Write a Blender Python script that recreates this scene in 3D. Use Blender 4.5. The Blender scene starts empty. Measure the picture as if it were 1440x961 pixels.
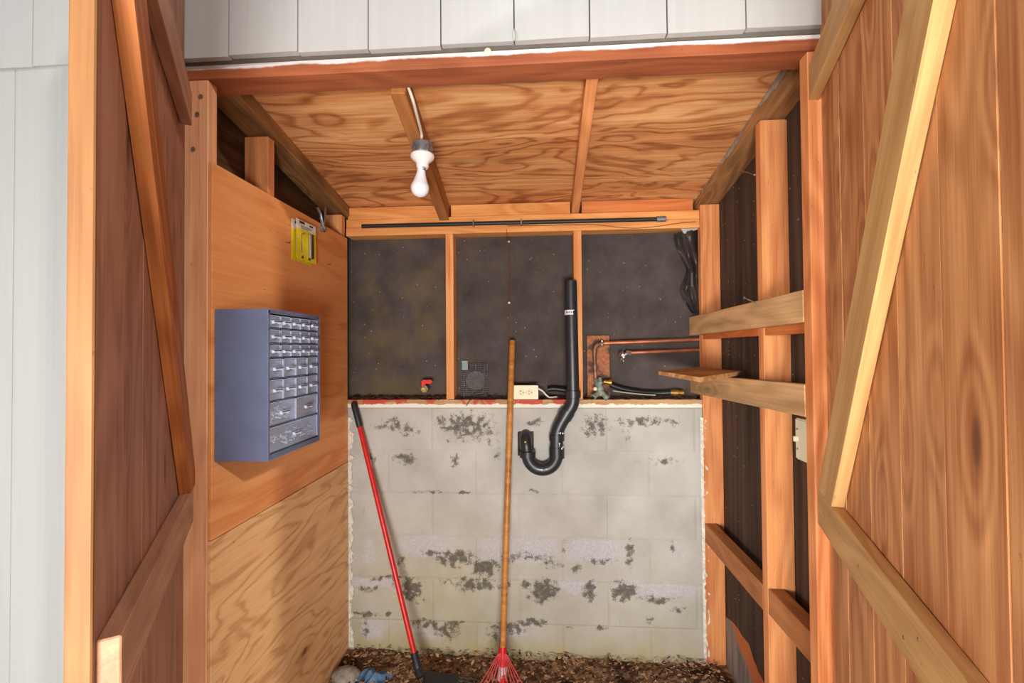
import bpy, bmesh, math, random
from mathutils import Vector, Matrix, noise as mnoise
random.seed(7)
SC = bpy.context.scene
COL = SC.collection
# ------------------------------------------------------------------ camera model (1440 x 961)
F = 640.0
PSI = math.atan(42/640.); PIT = math.radians(.94); ROL = math.radians(.46)
ZC = 1.455
def _axes():
    f = Vector((-math.sin(PSI)*math.cos(PIT), math.cos(PSI)*math.cos(PIT), math.sin(PIT)))
    r = Vector((math.cos(PSI), math.sin(PSI), 0)); u = r.cross(f)
    c, s = math.cos(ROL), math.sin(ROL)
    return c*r - s*u, s*r + c*u, f
AR, AU, AF = _axes()
CAM = Vector((0, 0, ZC))
def ray(px, py): return AF + AR*((px-720)/F) - AU*((py-480.5)/F)
def at(px, py, axis, val):
    d = ray(px, py); t = (val-CAM[axis])/d[axis]; return CAM + d*t
def atp(px, py, n, p0):
    d = ray(px, py); n = Vector(n); t = n.dot(Vector(p0)-CAM)/n.dot(d); return CAM + d*t
# ------------------------------------------------------------------ key planes (metres)
YF, YB, YT = 1.245, 2.167, 2.256      # front of posts, block wall face, tar paper
XL, XR = -.945, .7395                 # inner faces of the side walls
TN = math.tan(math.radians(10))
def zroof(y): return 2.166 + (2.167-y)*TN
# ------------------------------------------------------------------ materials
def lin(c):
    def f(v):
        v /= 255.; return v/12.92 if v <= .04045 else ((v+.055)/1.055)**2.4
    return (f(c[0]), f(c[1]), f(c[2]), 1)
class NT:
    def __init__(s, name, rough=.6, metallic=0, spec=.3):
        s.m = bpy.data.materials.new(name); s.m.use_nodes = True
        s.t = s.m.node_tree; s.b = s.t.nodes['Principled BSDF']
        s.b.inputs['Roughness'].default_value = rough; s.b.inputs['Metallic'].default_value = metallic
        s.b.inputs['Specular IOR Level'].default_value = spec
    def n(s, typ, **kw):
        nd = s.t.nodes.new(typ)
        for k, v in kw.items(): setattr(nd, k, v)
        return nd
    def l(s, a, b): s.t.links.new(a, b)
    def put(s, v, sock):
        if hasattr(v, 'is_output') or hasattr(v, 'links'): s.l(v, sock)
        else: sock.default_value = v
    def math(s, op, a, b=0., c=None, clamp=False):
        nd = s.n('ShaderNodeMath', operation=op, use_clamp=clamp); s.put(a, nd.inputs[0]); s.put(b, nd.inputs[1])
        if c is not None: s.put(c, nd.inputs[2])
        return nd.outputs[0]
    def mix(s, f, a, b, mode='MIX'):
        nd = s.n('ShaderNodeMix', data_type='RGBA', blend_type=mode, clamp_factor=True)
        s.put(f, nd.inputs[0]); s.put(a, nd.inputs[6]); s.put(b, nd.inputs[7]); return nd.outputs[2]
    def obj(s, rnd=True):
        tc = s.n('ShaderNodeTexCoord').outputs['Object']
        if not rnd: return tc
        oi = s.n('ShaderNodeObjectInfo'); v = s.n('ShaderNodeVectorMath', operation='SCALE'); s.l(oi.outputs['Random'], v.inputs['Scale'])
        v.inputs[0].default_value = (37, 53, 71)
        a = s.n('ShaderNodeVectorMath', operation='ADD'); s.l(tc, a.inputs[0]); s.l(v.outputs[0], a.inputs[1]); return a.outputs[0]
    def scale(s, vec, sc, off=(0, 0, 0)):
        mp = s.n('ShaderNodeMapping'); mp.inputs['Scale'].default_value = sc; mp.inputs['Location'].default_value = off; s.l(vec, mp.inputs[0]); return mp.outputs[0]
    def noise(s, vec, scale=1., detail=4., rough=.55, dist=0., out='Fac'):
        nd = s.n('ShaderNodeTexNoise'); nd.inputs['Scale'].default_value = scale; nd.inputs['Detail'].default_value = detail
        nd.inputs['Roughness'].default_value = rough; nd.inputs['Distortion'].default_value = dist; s.l(vec, nd.inputs['Vector']); return nd.outputs[out]
    def ramp(s, f, stops, interp='LINEAR'):
        nd = s.n('ShaderNodeValToRGB'); cr = nd.color_ramp; cr.interpolation = interp
        while len(cr.elements) < len(stops): cr.elements.new(.5)
        for e, (p, c) in zip(cr.elements, stops):
            e.position = p; e.color = c if len(c) == 4 else lin(c)
        s.put(f, nd.inputs[0]); return nd.outputs[0]
    def step(s, f, a, b):
        nd = s.n('ShaderNodeMapRange', interpolation_type='SMOOTHSTEP'); s.put(f, nd.inputs[0]); nd.inputs[1].default_value = a; nd.inputs[2].default_value = b; return nd.outputs[0]
    def bump(s, h, strength=.3, dist=.002):
        nd = s.n('ShaderNodeBump'); nd.inputs['Strength'].default_value = strength; nd.inputs['Distance'].default_value = dist
        s.l(h, nd.inputs['Height']); s.l(nd.outputs[0], s.b.inputs['Normal'])
    def attr(s, name):
        nd = s.n('ShaderNodeAttribute', attribute_name=name); return nd
    def done(s, col, rough=None):
        s.put(col, s.b.inputs['Base Color'])
        if rough is not None: s.put(rough, s.b.inputs['Roughness'])
        return s.m

def plain(name, c, rough=.5, metallic=0, spec=.3, var=.12, nscale=30, bump=0):
    k = NT(name, rough, metallic, spec); v = k.obj()
    f = k.noise(v, nscale, 4)
    d = tuple(x*(1-var*2) for x in lin(c)[:3])+(1,); u = tuple(min(1, x*(1+var)) for x in lin(c)[:3])+(1,)
    if bump: k.bump(f, bump, .001)
    return k.done(k.ramp(f, [(.25, d), (.75, u)]))

def wood(name, dark, light, freq=26., knots=.9, contrast=1., knotcol=(70, 35, 18), wear=0, wearcol=(110, 95, 80), long=0, paint=None, rough=.62, perboard=0):
    """sawn timber: the grain runs along the local axis `long`"""
    k = NT(name, rough); v = k.obj()
    def ax(a, b):
        s_ = [b, b, b]; s_[long] = a; return tuple(s_)
    if perboard:
        at_ = k.attr('board'); cm = k.n('ShaderNodeCombineXYZ')
        k.l(k.math('MULTIPLY', at_.outputs['Fac'], 23.), cm.inputs[0]); k.l(k.math('MULTIPLY', at_.outputs['Fac'], 41.), cm.inputs[1]); k.l(k.math('MULTIPLY', at_.outputs['Fac'], 17.), cm.inputs[2])
        ad = k.n('ShaderNodeVectorMath', operation='ADD'); k.l(v, ad.inputs[0]); k.l(cm.outputs[0], ad.inputs[1]); v = ad.outputs[0]
    # knots
    vo = k.n('ShaderNodeTexVoronoi'); vo.inputs['Scale'].default_value = 1.; k.l(k.scale(v, ax(2.6, 9.)), vo.inputs['Vector'])
    kd = vo.outputs['Distance']
    sep = k.n('ShaderNodeSeparateColor'); k.l(vo.outputs['Color'], sep.inputs[0])
    has = k.math('GREATER_THAN', sep.outputs[0], 1-knots*.45)
    kr = k.math('MULTIPLY', has, k.math('SUBTRACT', 1., k.step(kd, .05, .13)))
    halo = k.math('MULTIPLY', has, k.math('SUBTRACT', 1., k.step(kd, .05, .45)))
    # growth rings
    warp = k.noise(k.scale(v, ax(.9, 5.)), 1., 2.)
    body = k.noise(k.scale(v, ax(.35, freq)), 1., 3., .5)
    g = k.math('ADD', k.math('MULTIPLY', warp, 13.), k.math('MULTIPLY', halo, 3.))
    ring = k.math('MULTIPLY_ADD', k.math('SINE', k.math('MULTIPLY', g, 4.2)), .5, .5)
    fib = k.noise(k.scale(v, ax(5., 190.)), 1., 3., .6)
    broad = k.noise(k.scale(v, ax(1.3, 3.)), 1., 3.)
    t = k.math('ADD', k.math('ADD', k.math('MULTIPLY', body, .55), k.math('MULTIPLY', ring, .16)), k.math('ADD', k.math('MULTIPLY', fib, .4), k.math('MULTIPLY', broad, .35)))
    t = k.math('MULTIPLY_ADD', k.math('SUBTRACT', t, .73), 1.9*contrast, .5, True)
    c = k.ramp(t, [(.05, dark), (.95, light)])
    if perboard:
        w = k.math('MULTIPLY_ADD', at_.outputs['Fac'], perboard, 1-perboard*.5)
        c = k.mix(1., c, k.math('MULTIPLY', w, 1.), 'MULTIPLY')
    stk = k.step(k.noise(k.scale(v, ax(1.1, 70.)), 1., 5., .7), .56, .74)
    c = k.mix(k.math('MULTIPLY', stk, .5), c, k.mix(.5, lin(dark), lin(knotcol)))
    spk = k.step(k.noise(k.scale(v, ax(40., 110.)), 1., 3., .6), .68, .76)
    c = k.mix(k.math('MULTIPLY', spk, .55), c, lin(knotcol))
    c = k.mix(k.math('MULTIPLY', halo, .35), c, lin(dark)); c = k.mix(k.math('MULTIPLY', kr, .85), c, lin(knotcol))
    if wear:
        wn = k.step(k.noise(k.scale(v, ax(3., 14.)), 1., 6., .65), .5, .72)
        c = k.mix(k.math('MULTIPLY', wn, wear), c, lin(wearcol))
    if paint:
        axis, lo, hi, pc = paint
        sp = k.n('ShaderNodeSeparateXYZ'); k.l(k.obj(False), sp.inputs[0])
        e = k.math('ADD', sp.outputs[axis], k.math('MULTIPLY_ADD', k.noise(k.scale(v, (9, 9, 9)), 1., 5., .6), .02, -.01))
        c = k.mix(k.step(e, lo, hi), c, lin(pc))
    k.bump(k.math('ADD', k.math('MULTIPLY', fib, .6), body), .25, .0012)
    return k.done(c)

def plywood(name, c1, c2, c3, long=0, knots=.6, freq=1., green=False, band=.5, knotcol=(60, 32, 18), flow=9., con=1.):
    """rotary cut veneer: wandering contour grain, dark patches and knots"""
    k = NT(name, .6); v = k.obj()
    def ax(a, b):
        s_ = [b, b, b]; s_[long] = a; return tuple(s_)
    vo = k.n('ShaderNodeTexVoronoi'); vo.inputs['Scale'].default_value = 1.; k.l(k.scale(v, ax(3.2, 7.)), vo.inputs['Vector'])
    sep = k.n('ShaderNodeSeparateColor'); k.l(vo.outputs['Color'], sep.inputs[0])
    has = k.math('GREATER_THAN', sep.outputs[0], 1-knots*.5)
    kd = vo.outputs['Distance']
    jag = k.math('ADD', kd, k.math('MULTIPLY_ADD', k.noise(k.scale(v, ax(30, 60)), 1., 3.), .12, -.06))
    kn = k.math('MULTIPLY', has, k.math('SUBTRACT', 1., k.step(jag, .06, .13)))
    halo = k.math('MULTIPLY', has, k.math('SUBTRACT', 1., k.step(kd, .02, .5)))
    w = k.noise(k.scale(v, ax(1.1*freq, 4.2*freq)), 1., 3.5, .5, .4)
    g = k.math('ADD', k.math('MULTIPLY', w, flow*6), k.math('MULTIPLY', halo, 7.))
    ring = k.math('SUBTRACT', .8, k.math('POWER', k.math('MULTIPLY_ADD', k.math('SINE', g), .5, .5), 4.))
    fib = k.noise(k.scale(v, ax(4., 120.)), 1., 4., .65)
    broad = k.noise(k.scale(v, ax(.5, 5.)), 1., 3., .6)
    med = k.noise(k.scale(v, ax(2.2, 34.)), 1., 4., .6, .6)
    t = k.math('ADD', k.math('ADD', k.math('MULTIPLY', ring, .26), k.math('MULTIPLY', med, .5)), k.math('ADD', k.math('MULTIPLY', fib, .4), k.math('MULTIPLY', broad, band)))
    t = k.math('MULTIPLY_ADD', k.math('SUBTRACT', t, .14+.45+band*.5), 1.9*con, .5, True)
    c = k.ramp(t, [(.08, c1), (.5, c2), (.92, c3)])
    spk = k.step(k.noise(k.scale(v, ax(26., 80.)), 1., 3., .6), .7, .77); c = k.mix(k.math('MULTIPLY', spk, .6), c, lin(knotcol))
    c = k.mix(k.math('MULTIPLY', halo, .45), c, lin(c1)); c = k.mix(k.math('MULTIPLY', kn, .95), c, lin(knotcol))
    if green:
        sp = k.n('ShaderNodeSeparateXYZ'); k.l(k.obj(False), sp.inputs[0])
        for gx, gy, sx in ((-.18, .0, .16), (.27, .0, .09), (.45, .0, .06), (-.47, .02, .05)):
            dx = k.math('DIVIDE', k.math('SUBTRACT', sp.outputs[0], gx), sx); dy = k.math('DIVIDE', k.math('SUBTRACT', sp.outputs[1], gy), .018)
            r2 = k.math('ADD', k.math('MULTIPLY', dx, dx), k.math('MULTIPLY', dy, dy))
            mk = k.math('MULTIPLY', k.math('SUBTRACT', 1., k.step(r2, .0, 1.)), k.step(k.noise(k.scale(v, (18, 60, 1)), 1., 3.), .4, .65))
            c = k.mix(k.math('MULTIPLY', mk, .6), c, lin((96, 122, 78)))
    k.bump(k.math('ADD', fib, k.math('MULTIPLY', ring, .4)), .25, .001)
    return k.done(c)
# ------------------------------------------------------------------ mesh helpers
def _basis(d):
    d = d.normalized(); a = Vector((0, 0, 1)) if abs(d.z) < .9 else Vector((1, 0, 0))
    u = d.cross(a).normalized(); return u, d.cross(u).normalized()
class MB:
    def __init__(s): s.bm = bmesh.new()
    def box(s, x, y, z, bev=0, seg=1):
        r = bmesh.ops.create_cube(s.bm, size=1)['verts']
        for v in r: v.co = Vector(((x[0]+x[1])/2+v.co.x*(x[1]-x[0]), (y[0]+y[1])/2+v.co.y*(y[1]-y[0]), (z[0]+z[1])/2+v.co.z*(z[1]-z[0])))
        if bev: bmesh.ops.bevel(s.bm, geom=list({e for v in r for e in v.link_edges}), offset=bev, segments=seg, affect='EDGES')
        return s
    def hexa(s, bot, top):
        b = [s.bm.verts.new(p) for p in bot]; t = [s.bm.verts.new(p) for p in top]; n = len(b)
        s.bm.faces.new(b[::-1]); s.bm.faces.new(t)
        for i in range(n): s.bm.faces.new((b[i], b[(i+1) % n], t[(i+1) % n], t[i]))
        return s
    def tube(s, pts, r, n=14, cap=True, flat=1.):
        pts = [Vector(p) for p in pts]; rs = r if isinstance(r, (list, tuple)) else [r]*len(pts)
        rings = []; u = None
        for i, p in enumerate(pts):
            d = (pts[min(i+1, len(pts)-1)]-pts[max(i-1, 0)])
            if d.length < 1e-9: d = Vector((0, 0, 1))
            d.normalize()
            if u is None: u, _ = _basis(d)
            else: u = (u-d*u.dot(d)).normalized()
            w = d.cross(u)
            rings.append([s.bm.verts.new(p+(u*math.cos(a)+w*math.sin(a)*flat)*rs[i]) for a in [2*math.pi*j/n for j in range(n)]])
        for a, b in zip(rings, rings[1:]):
            for j in range(n): s.bm.faces.new((a[j], a[(j+1) % n], b[(j+1) % n], b[j]))
        if cap: s.bm.faces.new(rings[0][::-1]); s.bm.faces.new(rings[-1])
        return s
    def lathe(s, prof, n=24, o=(0, 0, 0), axis=(0, 0, 1)):
        o = Vector(o); d = Vector(axis).normalized(); u, w = _basis(d); rings = []
        for r, h in prof:
            r = max(r, 1e-5); rings.append([s.bm.verts.new(o+d*h+(u*math.cos(a)+w*math.sin(a))*r) for a in [2*math.pi*j/n for j in range(n)]])
        for a, b in zip(rings, rings[1:]):
            for j in range(n): s.bm.faces.new((a[j], a[(j+1) % n], b[(j+1) % n], b[j]))
        s.bm.faces.new(rings[0][::-1]); s.bm.faces.new(rings[-1]); return s
    def grid(s, fn, nu, nv, thick=0):
        vs = [[s.bm.verts.new(fn(i/nu, j/nv)) for j in range(nv+1)] for i in range(nu+1)]
        for i in range(nu):
            for j in range(nv): s.bm.faces.new((vs[i][j], vs[i+1][j], vs[i+1][j+1], vs[i][j+1]))
        return s
    def blob(s, c, r, sub=2, jit=.2, sq=(1, 1, 1)):
        vs = bmesh.ops.create_icosphere(s.bm, subdivisions=sub, radius=1)['verts']
        for v in vs:
            k = 1+random.uniform(-jit, jit); v.co = Vector(c)+Vector((v.co.x*sq[0], v.co.y*sq[1], v.co.z*sq[2]))*r*k
        return s
def bez(pts, n=10):
    """Catmull-Rom through the points"""
    P = [Vector(p) for p in pts]; P = [P[0]*2-P[1]]+P+[P[-1]*2-P[-2]]; out = []
    for i in range(1, len(P)-2):
        for k in range(n):
            t = k/n; a, b, c, d = P[i-1:i+3]
            out.append(.5*((2*b)+(c-a)*t+(2*a-5*b+4*c-d)*t*t+(3*b-a-3*c+d)*t**3))
    out.append(P[-2]); return out
def tag(o, label=None, cat=None, group=None, kind=None):
    for k, v in (('label', label), ('category', cat), ('group', group), ('kind', kind)):
        if v: o[k] = v
    return o
def thing(name, loc, label, cat, group=None, kind=None):
    o = bpy.data.objects.new(name, None); o.empty_display_size = .05; COL.objects.link(o); o.location = loc
    return tag(o, label, cat, group, kind)
def wloc(o):
    v = Vector((0, 0, 0))
    while o: v += o.location; o = o.parent
    return v
def part(name, mb, mat, parent=None, smooth=False, org=None, label=None):
    """vertices are given in world space; the mesh gets its own origin"""
    bm = mb.bm; bmesh.ops.recalc_face_normals(bm, faces=bm.faces)
    o_ = Vector(org) if org is not None else sum((v.co for v in bm.verts), Vector())/max(1, len(bm.verts))
    for v in bm.verts: v.co -= o_
    me = bpy.data.meshes.new(name); bm.to_mesh(me); bm.free()
    if smooth:
        for p in me.polygons: p.use_smooth = True
        try: me.set_sharp_from_angle(angle=math.radians(40))
        except Exception: pass
    ob = bpy.data.objects.new(name, me); COL.objects.link(ob); me.materials.append(mat)
    ob.location = o_-(wloc(parent) if parent else Vector((0, 0, 0)))
    ob.parent = parent
    if label: ob['label'] = label
    return ob
def board(name, c, ax, ay, dims, mat, parent=None, bev=.002, trim=None, label=None):
    """a plank: dims = length along ax, width along ay, thickness along ax x ay; grain along local X"""
    ax = Vector(ax).normalized(); ay = Vector(ay); ay = (ay-ax*ay.dot(ax)).normalized(); az = ax.cross(ay)
    mb = MB(); l, w, t = dims; mb.box((-l/2, l/2), (-w/2, w/2), (-t/2, t/2), bev)
    if trim: trim(mb.bm)
    bm = mb.bm; me = bpy.data.meshes.new(name); bm.to_mesh(me); bm.free()
    ob = bpy.data.objects.new(name, me); COL.objects.link(ob); me.materials.append(mat)
    M = Matrix((ax, ay, az)).transposed().to_4x4(); M.translation = Vector(c)
    ob.parent = parent
    if parent: M.translation = Vector(c)-wloc(parent)
    ob.matrix_basis = M
    if label: ob['label'] = label
    return ob
def bx(name, x, y, z, mat, long, parent=None, bev=.002, label=None):
    """axis aligned plank with its grain along axis `long` ('x','y','z')"""
    d = {'x': x, 'y': y, 'z': z}; c = [(a+b)/2 for a, b in (x, y, z)]; L = {k: v[1]-v[0] for k, v in d.items()}
    A = {'x': Vector((1, 0, 0)), 'y': Vector((0, 1, 0)), 'z': Vector((0, 0, 1))}
    oth = sorted([k for k in 'xyz' if k != long], key=lambda k: -L[k])
    return board(name, c, A[long], A[oth[0]], (L[long], L[oth[0]], L[oth[1]]), mat, parent, bev, label=label)
# ------------------------------------------------------------------ palette
M_stud = wood('fir_stud', (180, 102, 56), (234, 160, 102), knots=.8, knotcol=(130, 62, 32))
M_studb = wood('fir_back_stud', (190, 112, 58), (236, 168, 106), knots=.5, knotcol=(130, 62, 32))
M_post = wood('fir_post', (198, 128, 86), (238, 178, 134), freq=60, knots=.5, knotcol=(120, 62, 36), contrast=.8)
M_header = wood('header_fir', (128, 66, 40), (182, 106, 68), freq=20, knots=.5, paint=(2, .003, .010, (232, 226, 224)))
M_aged = wood('aged_plate_wood', (96, 60, 34), (184, 132, 82), freq=22, knots=1., wear=.6, wearcol=(90, 70, 52))
M_grey = wood('weathered_rail_wood', (150, 112, 72), (212, 168, 118), freq=24, knots=1., knotcol=(80, 58, 40), wear=.35, wearcol=(96, 86, 72))
M_rafter = wood('rafter_wood', (140, 82, 42), (196, 130, 76), freq=24, knots=.6)
M_plate = wood('plate_fir', (196, 116, 56), (238, 172, 104), freq=24, knots=.9, knotcol=(150, 72, 36))
M_pine = wood('pale_pine_brace', (174, 124, 70), (220, 176, 116), freq=18, knots=.8, knotcol=(140, 70, 32))
M_pineb = wood('tan_rail_wood', (164, 118, 70), (210, 166, 112), freq=20, knots=1.2, knotcol=(90, 52, 30), wear=.15, wearcol=(110, 84, 56))
M_doorR = wood('cedar_door_boards', (164, 100, 56), (226, 162, 106), freq=26, knots=1.8, contrast=1.2, long=2, perboard=.16, knotcol=(110, 66, 42))
M_doorL = wood('redwood_door_boards', (134, 86, 66), (188, 134, 106), freq=24, knots=1.1, long=2, perboard=.26, knotcol=(78, 48, 36), wear=.35, wearcol=(146, 116, 90))
M_edgeL = wood('door_edge_wood', (116, 74, 42), (160, 112, 68), freq=20, knots=.6)
M_orange = wood('orange_brace_wood', (138, 68, 30), (196, 118, 60), freq=16, knots=.7, contrast=1.3)
M_railL = wood('redwood_rail', (142, 98, 74), (194, 144, 112), freq=22, knots=.6, wear=.3, wearcol=(140, 116, 86))
M_sheath = wood('dark_sheathing', (40, 26, 18), (84, 56, 38), freq=16, knots=.3, long=2)
M_ceil = plywood('ceiling_plywood', (144, 84, 46), (200, 134, 82), (234, 184, 128), knots=1.3, green=True, band=.7, flow=13., con=.72)
M_plyU = plywood('orange_plywood', (190, 110, 56), (220, 144, 84), (236, 170, 112), knots=.12, band=.35, flow=4., con=.55)
M_plyD = plywood('tan_plywood', (176, 122, 76), (218, 166, 114), (236, 194, 146), knots=.35, band=.3, flow=14., con=.6, knotcol=(120, 74, 48))
M_scrap = plywood('scrap_plywood', (170, 118, 72), (206, 156, 104), (224, 180, 130), long=0, knots=.2)
def m_tar():
    k = NT('tar_paper', .85, spec=.15); v = k.obj(False)
    c = k.ramp(k.noise(v, 7, 6, .6), [(.3, (66, 58, 55)), (.7, (90, 81, 77))])
    fine = k.noise(k.scale(v, (260, 260, 60)), 1., 2.); c = k.mix(k.math('MULTIPLY', fine, .25), c, lin((44, 38, 36)))
    sp = k.n('ShaderNodeSeparateXYZ'); k.l(v, sp.inputs[0])
    left = k.math('SUBTRACT', 1., k.step(sp.outputs[0], -.5, -.28))
    c = k.mix(k.math('MULTIPLY', left, k.math('MULTIPLY', k.step(k.noise(v, 4.5, 3), .42, .68), .6)), c, lin((104, 88, 62)))
    sk = k.step(k.noise(k.scale(v, (70, 70, 46)), 1., 4., .7, 1.6), .66, .76)
    c = k.mix(k.math('MULTIPLY', sk, .7), c, lin((160, 156, 150)))
    pt = k.n('ShaderNodeTexVoronoi'); pt.inputs['Scale'].default_value = 21; k.l(v, pt.inputs['Vector'])
    c = k.mix(k.math('MULTIPLY', k.math('SUBTRACT', 1., k.step(pt.outputs['Distance'], .03, .08)), .5), c, lin((186, 180, 172)))
    k.bump(k.noise(v, 60, 5), .3, .002); return k.done(c)
M_tar = m_tar()
def m_sheath_r():
    k = NT('dark_brown_felt', .8, spec=.2); v = k.obj(False)
    st = k.noise(k.scale(v, (30, 30, 1.2)), 1., 4.); c = k.ramp(st, [(.3, (52, 39, 31)), (.72, (88, 68, 56))])
    pt = k.n('ShaderNodeTexVoronoi'); pt.inputs['Scale'].default_value = 26; k.l(v, pt.inputs['Vector'])
    c = k.mix(k.math('MULTIPLY', k.math('SUBTRACT', 1., k.step(pt.outputs['Distance'], .05, .11)), .55), c, lin((178, 170, 160)))
    k.bump(st, .3, .002); return k.done(c)
M_feltR = m_sheath_r()
def m_block():
    k = NT('painted_block', .75, spec=.2); v = k.obj(False)
    A = k.attr('stain'); sp = k.n('ShaderNodeSeparateColor'); k.l(A.outputs['Color'], sp.inputs[0])
    n1 = k.noise(v, 5, 5); c = k.ramp(n1, [(.3, (164, 160, 153)), (.7, (188, 185, 179))])
    # yellowish damp tint and rust runs (blue), bare grey patches (green), mould and the dark pipe hole (red)
    c = k.mix(k.math('MULTIPLY', sp.outputs[2], k.math('MULTIPLY_ADD', k.noise(k.scale(v, (16, 16, 5)), 1., 5.), .9, .25)), c, lin((166, 150, 96)))
    g = k.step(k.math('ADD', sp.outputs[1], k.math('MULTIPLY_ADD', k.noise(v, 26, 6, .65), .6, -.3)), .3, .75)
    c = k.mix(k.math('MULTIPLY', g, .8), c, k.ramp(k.noise(v, 140, 4, .7), [(.25, (160, 155, 158)), (.75, (200, 196, 198))]))
    spk = k.noise(v, 120, 4, .7); big = k.noise(v, 24, 5, .65)
    thr = k.math('ADD', k.math('MULTIPLY', spk, .95), k.math('MULTIPLY', big, .3))
    m = k.step(k.math('SUBTRACT', k.math('ADD', sp.outputs[0], thr), 1.02), -.05, .2)
    c = k.mix(k.math('MULTIPLY', m, .85), c, k.ramp(k.noise(v, 60, 3), [(.3, (52, 48, 42)), (.7, (96, 90, 80))]))
    pit = k.math('MULTIPLY', k.step(k.noise(v, 150, 2), .72, .76), .5); c = k.mix(pit, c, lin((90, 82, 70)))
    k.bump(k.math('ADD', k.noise(v, 140, 4), k.math('MULTIPLY', k.noise(v, 30, 4), .6)), .35, .002); return k.done(c)
M_block = m_block()
def m_sill():
    k = NT('peeling_sill_paint', .7); v = k.obj(False)
    c = k.ramp(k.noise(k.scale(v, (4, 30, 30)), 1., 4.), [(.3, (150, 112, 74)), (.7, (196, 160, 116))])
    sp = k.n('ShaderNodeSeparateXYZ'); k.l(v, sp.inputs[0])
    rd = k.math('MULTIPLY', k.step(k.noise(k.scale(v, (16, 8, 12)), 1., 3., .5), .5, .55), k.math('SUBTRACT', 1., k.step(sp.outputs[0], .2, .5)))
    c = k.mix(k.math('MULTIPLY', rd, .9), c, lin((186, 62, 52)))
    wl = k.math('ADD', sp.outputs[2], k.math('MULTIPLY_ADD', k.noise(k.scale(v, (22, 22, 22)), 1., 5., .6), .03, -.015))
    c = k.mix(k.math('SUBTRACT', 1., k.step(wl, -.004, -.0005)), c, lin((222, 216, 200)))
    c = k.mix(k.math('MULTIPLY', k.step(sp.outputs[2], .017, .0195), k.step(k.noise(v, 30, 5), .35, .6)), c, lin((52, 42, 34)))
    k.bump(k.noise(v, 60, 4), .3, .002); return k.done(c)
M_sill = m_sill()
def m_dirt():
    k = NT('dirt_floor', .95, spec=.1); v = k.obj(False)
    c = k.ramp(k.noise(v, 30, 8, .7), [(.3, (66, 48, 36)), (.5, (132, 100, 74)), (.7, (186, 150, 118))])
    c = k.mix(k.step(k.noise(v, 7, 4), .52, .66), c, lin((64, 46, 34)))
    k.bump(k.noise(v, 90, 6, .7), .8, .006); return k.done(c)
M_dirt = m_dirt()
def m_conc():
    k = NT('concrete_paving', .85); v = k.obj(False)
    return k.done(k.ramp(k.noise(v, 3, 8, .65), [(.3, (176, 170, 160)), (.7, (204, 198, 188))]))
M_conc = m_conc()
def m_siding():
    k = NT('white_siding_paint', .55); v = k.obj(False)
    c = k.ramp(k.noise(k.scale(v, (60, 60, 2)), 1., 4.), [(.3, (182, 182, 180)), (.7, (187, 187, 185))])
    d = k.step(k.noise(k.scale(v, (40, 40, 30)), 1., 5., .7), .74, .8); c = k.mix(k.math('MULTIPLY', d, .35), c, lin((150, 146, 138)))
    k.bump(k.noise(k.scale(v, (120, 120, 4)), 1., 4.), .15, .001); return k.done(c)
M_siding = m_siding()
M_gap = plain('siding_shadow_board', (104, 98, 90), .8)
M_black = plain('black_abs', (40, 41, 46), .38, spec=.5, var=.15)
M_blackmat = plain('black_plastic', (34, 36, 38), .5, spec=.4)
M_white = plain('white_porcelain', (236, 233, 228), .3, spec=.5, var=.03)
M_bulb = plain('frosted_bulb', (238, 238, 244), .25, spec=.5, var=.02)
M_galv = plain('galvanised_steel', (150, 152, 156), .45, .7, var=.3, nscale=60)
M_chrome = plain('chrome', (214, 214, 214), .25, .95, var=.08)
M_band = plain('pale_steel_band', (196, 194, 192), .5, .3, var=.15)
M_brass = plain('brass', (176, 136, 66), .4, .8, var=.25)
M_copper = plain('copper', (206, 134, 100), .38, .75, var=.2, nscale=20)
M_coppertar = plain('tarnished_copper', (150, 108, 84), .55, .5, var=.4, nscale=50)
M_zinc = plain('corroded_zinc', (146, 154, 144), .65, .3, var=.35, nscale=60)
M_red = plain('red_paint', (196, 28, 24), .35, spec=.45, var=.12)
M_redpl = plain('red_plastic', (214, 56, 44), .5, var=.1)
M_redtine = plain('red_tine_steel', (206, 66, 66), .5, var=.25, nscale=80)
M_ivory = plain('ivory_plastic', (228, 216, 184), .45, var=.05)
M_slot = plain('dark_slot', (30, 26, 22), .7)
M_handle = wood('varnished_handle', (150, 92, 38), (204, 140, 70), freq=60, knots=0, rough=.4)
M_cab = plain('blue_grey_steel', (108, 116, 146), .42, .15, .4, var=.08, nscale=12)
M_cabin = plain('cabinet_interior', (92, 98, 120), .6, var=.1)
M_cord = plain('cream_cable', (222, 214, 196), .5, var=.06)
M_cloth = plain('blue_cloth', (120, 158, 198), .85, var=.2)
M_stone = plain('grey_stone', (150, 140, 128), .9, var=.3, nscale=40, bump=.5)
M_yellow = plain('yellow_card', (226, 206, 30), .55, var=.05)
M_cardw = plain('white_card', (228, 224, 212), .55, var=.04)
M_ink = plain('black_ink', (40, 36, 34), .6)
M_tape = plain('pale_label', (222, 222, 226), .55, var=.05)
M_hose = plain('black_hose', (26, 27, 28), .45, spec=.45)
M_wire = plain('thin_copper_wire', (150, 84, 62), .5, .5)
M_nail = plain('nail_steel', (150, 138, 124), .5, .6, var=.3)
M_bag = plain('black_polythene', (88, 80, 76), .4, spec=.5, var=.3, nscale=8)
M_grey_tape = plain('grey_tape', (176, 172, 164), .6, var=.1)
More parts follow.
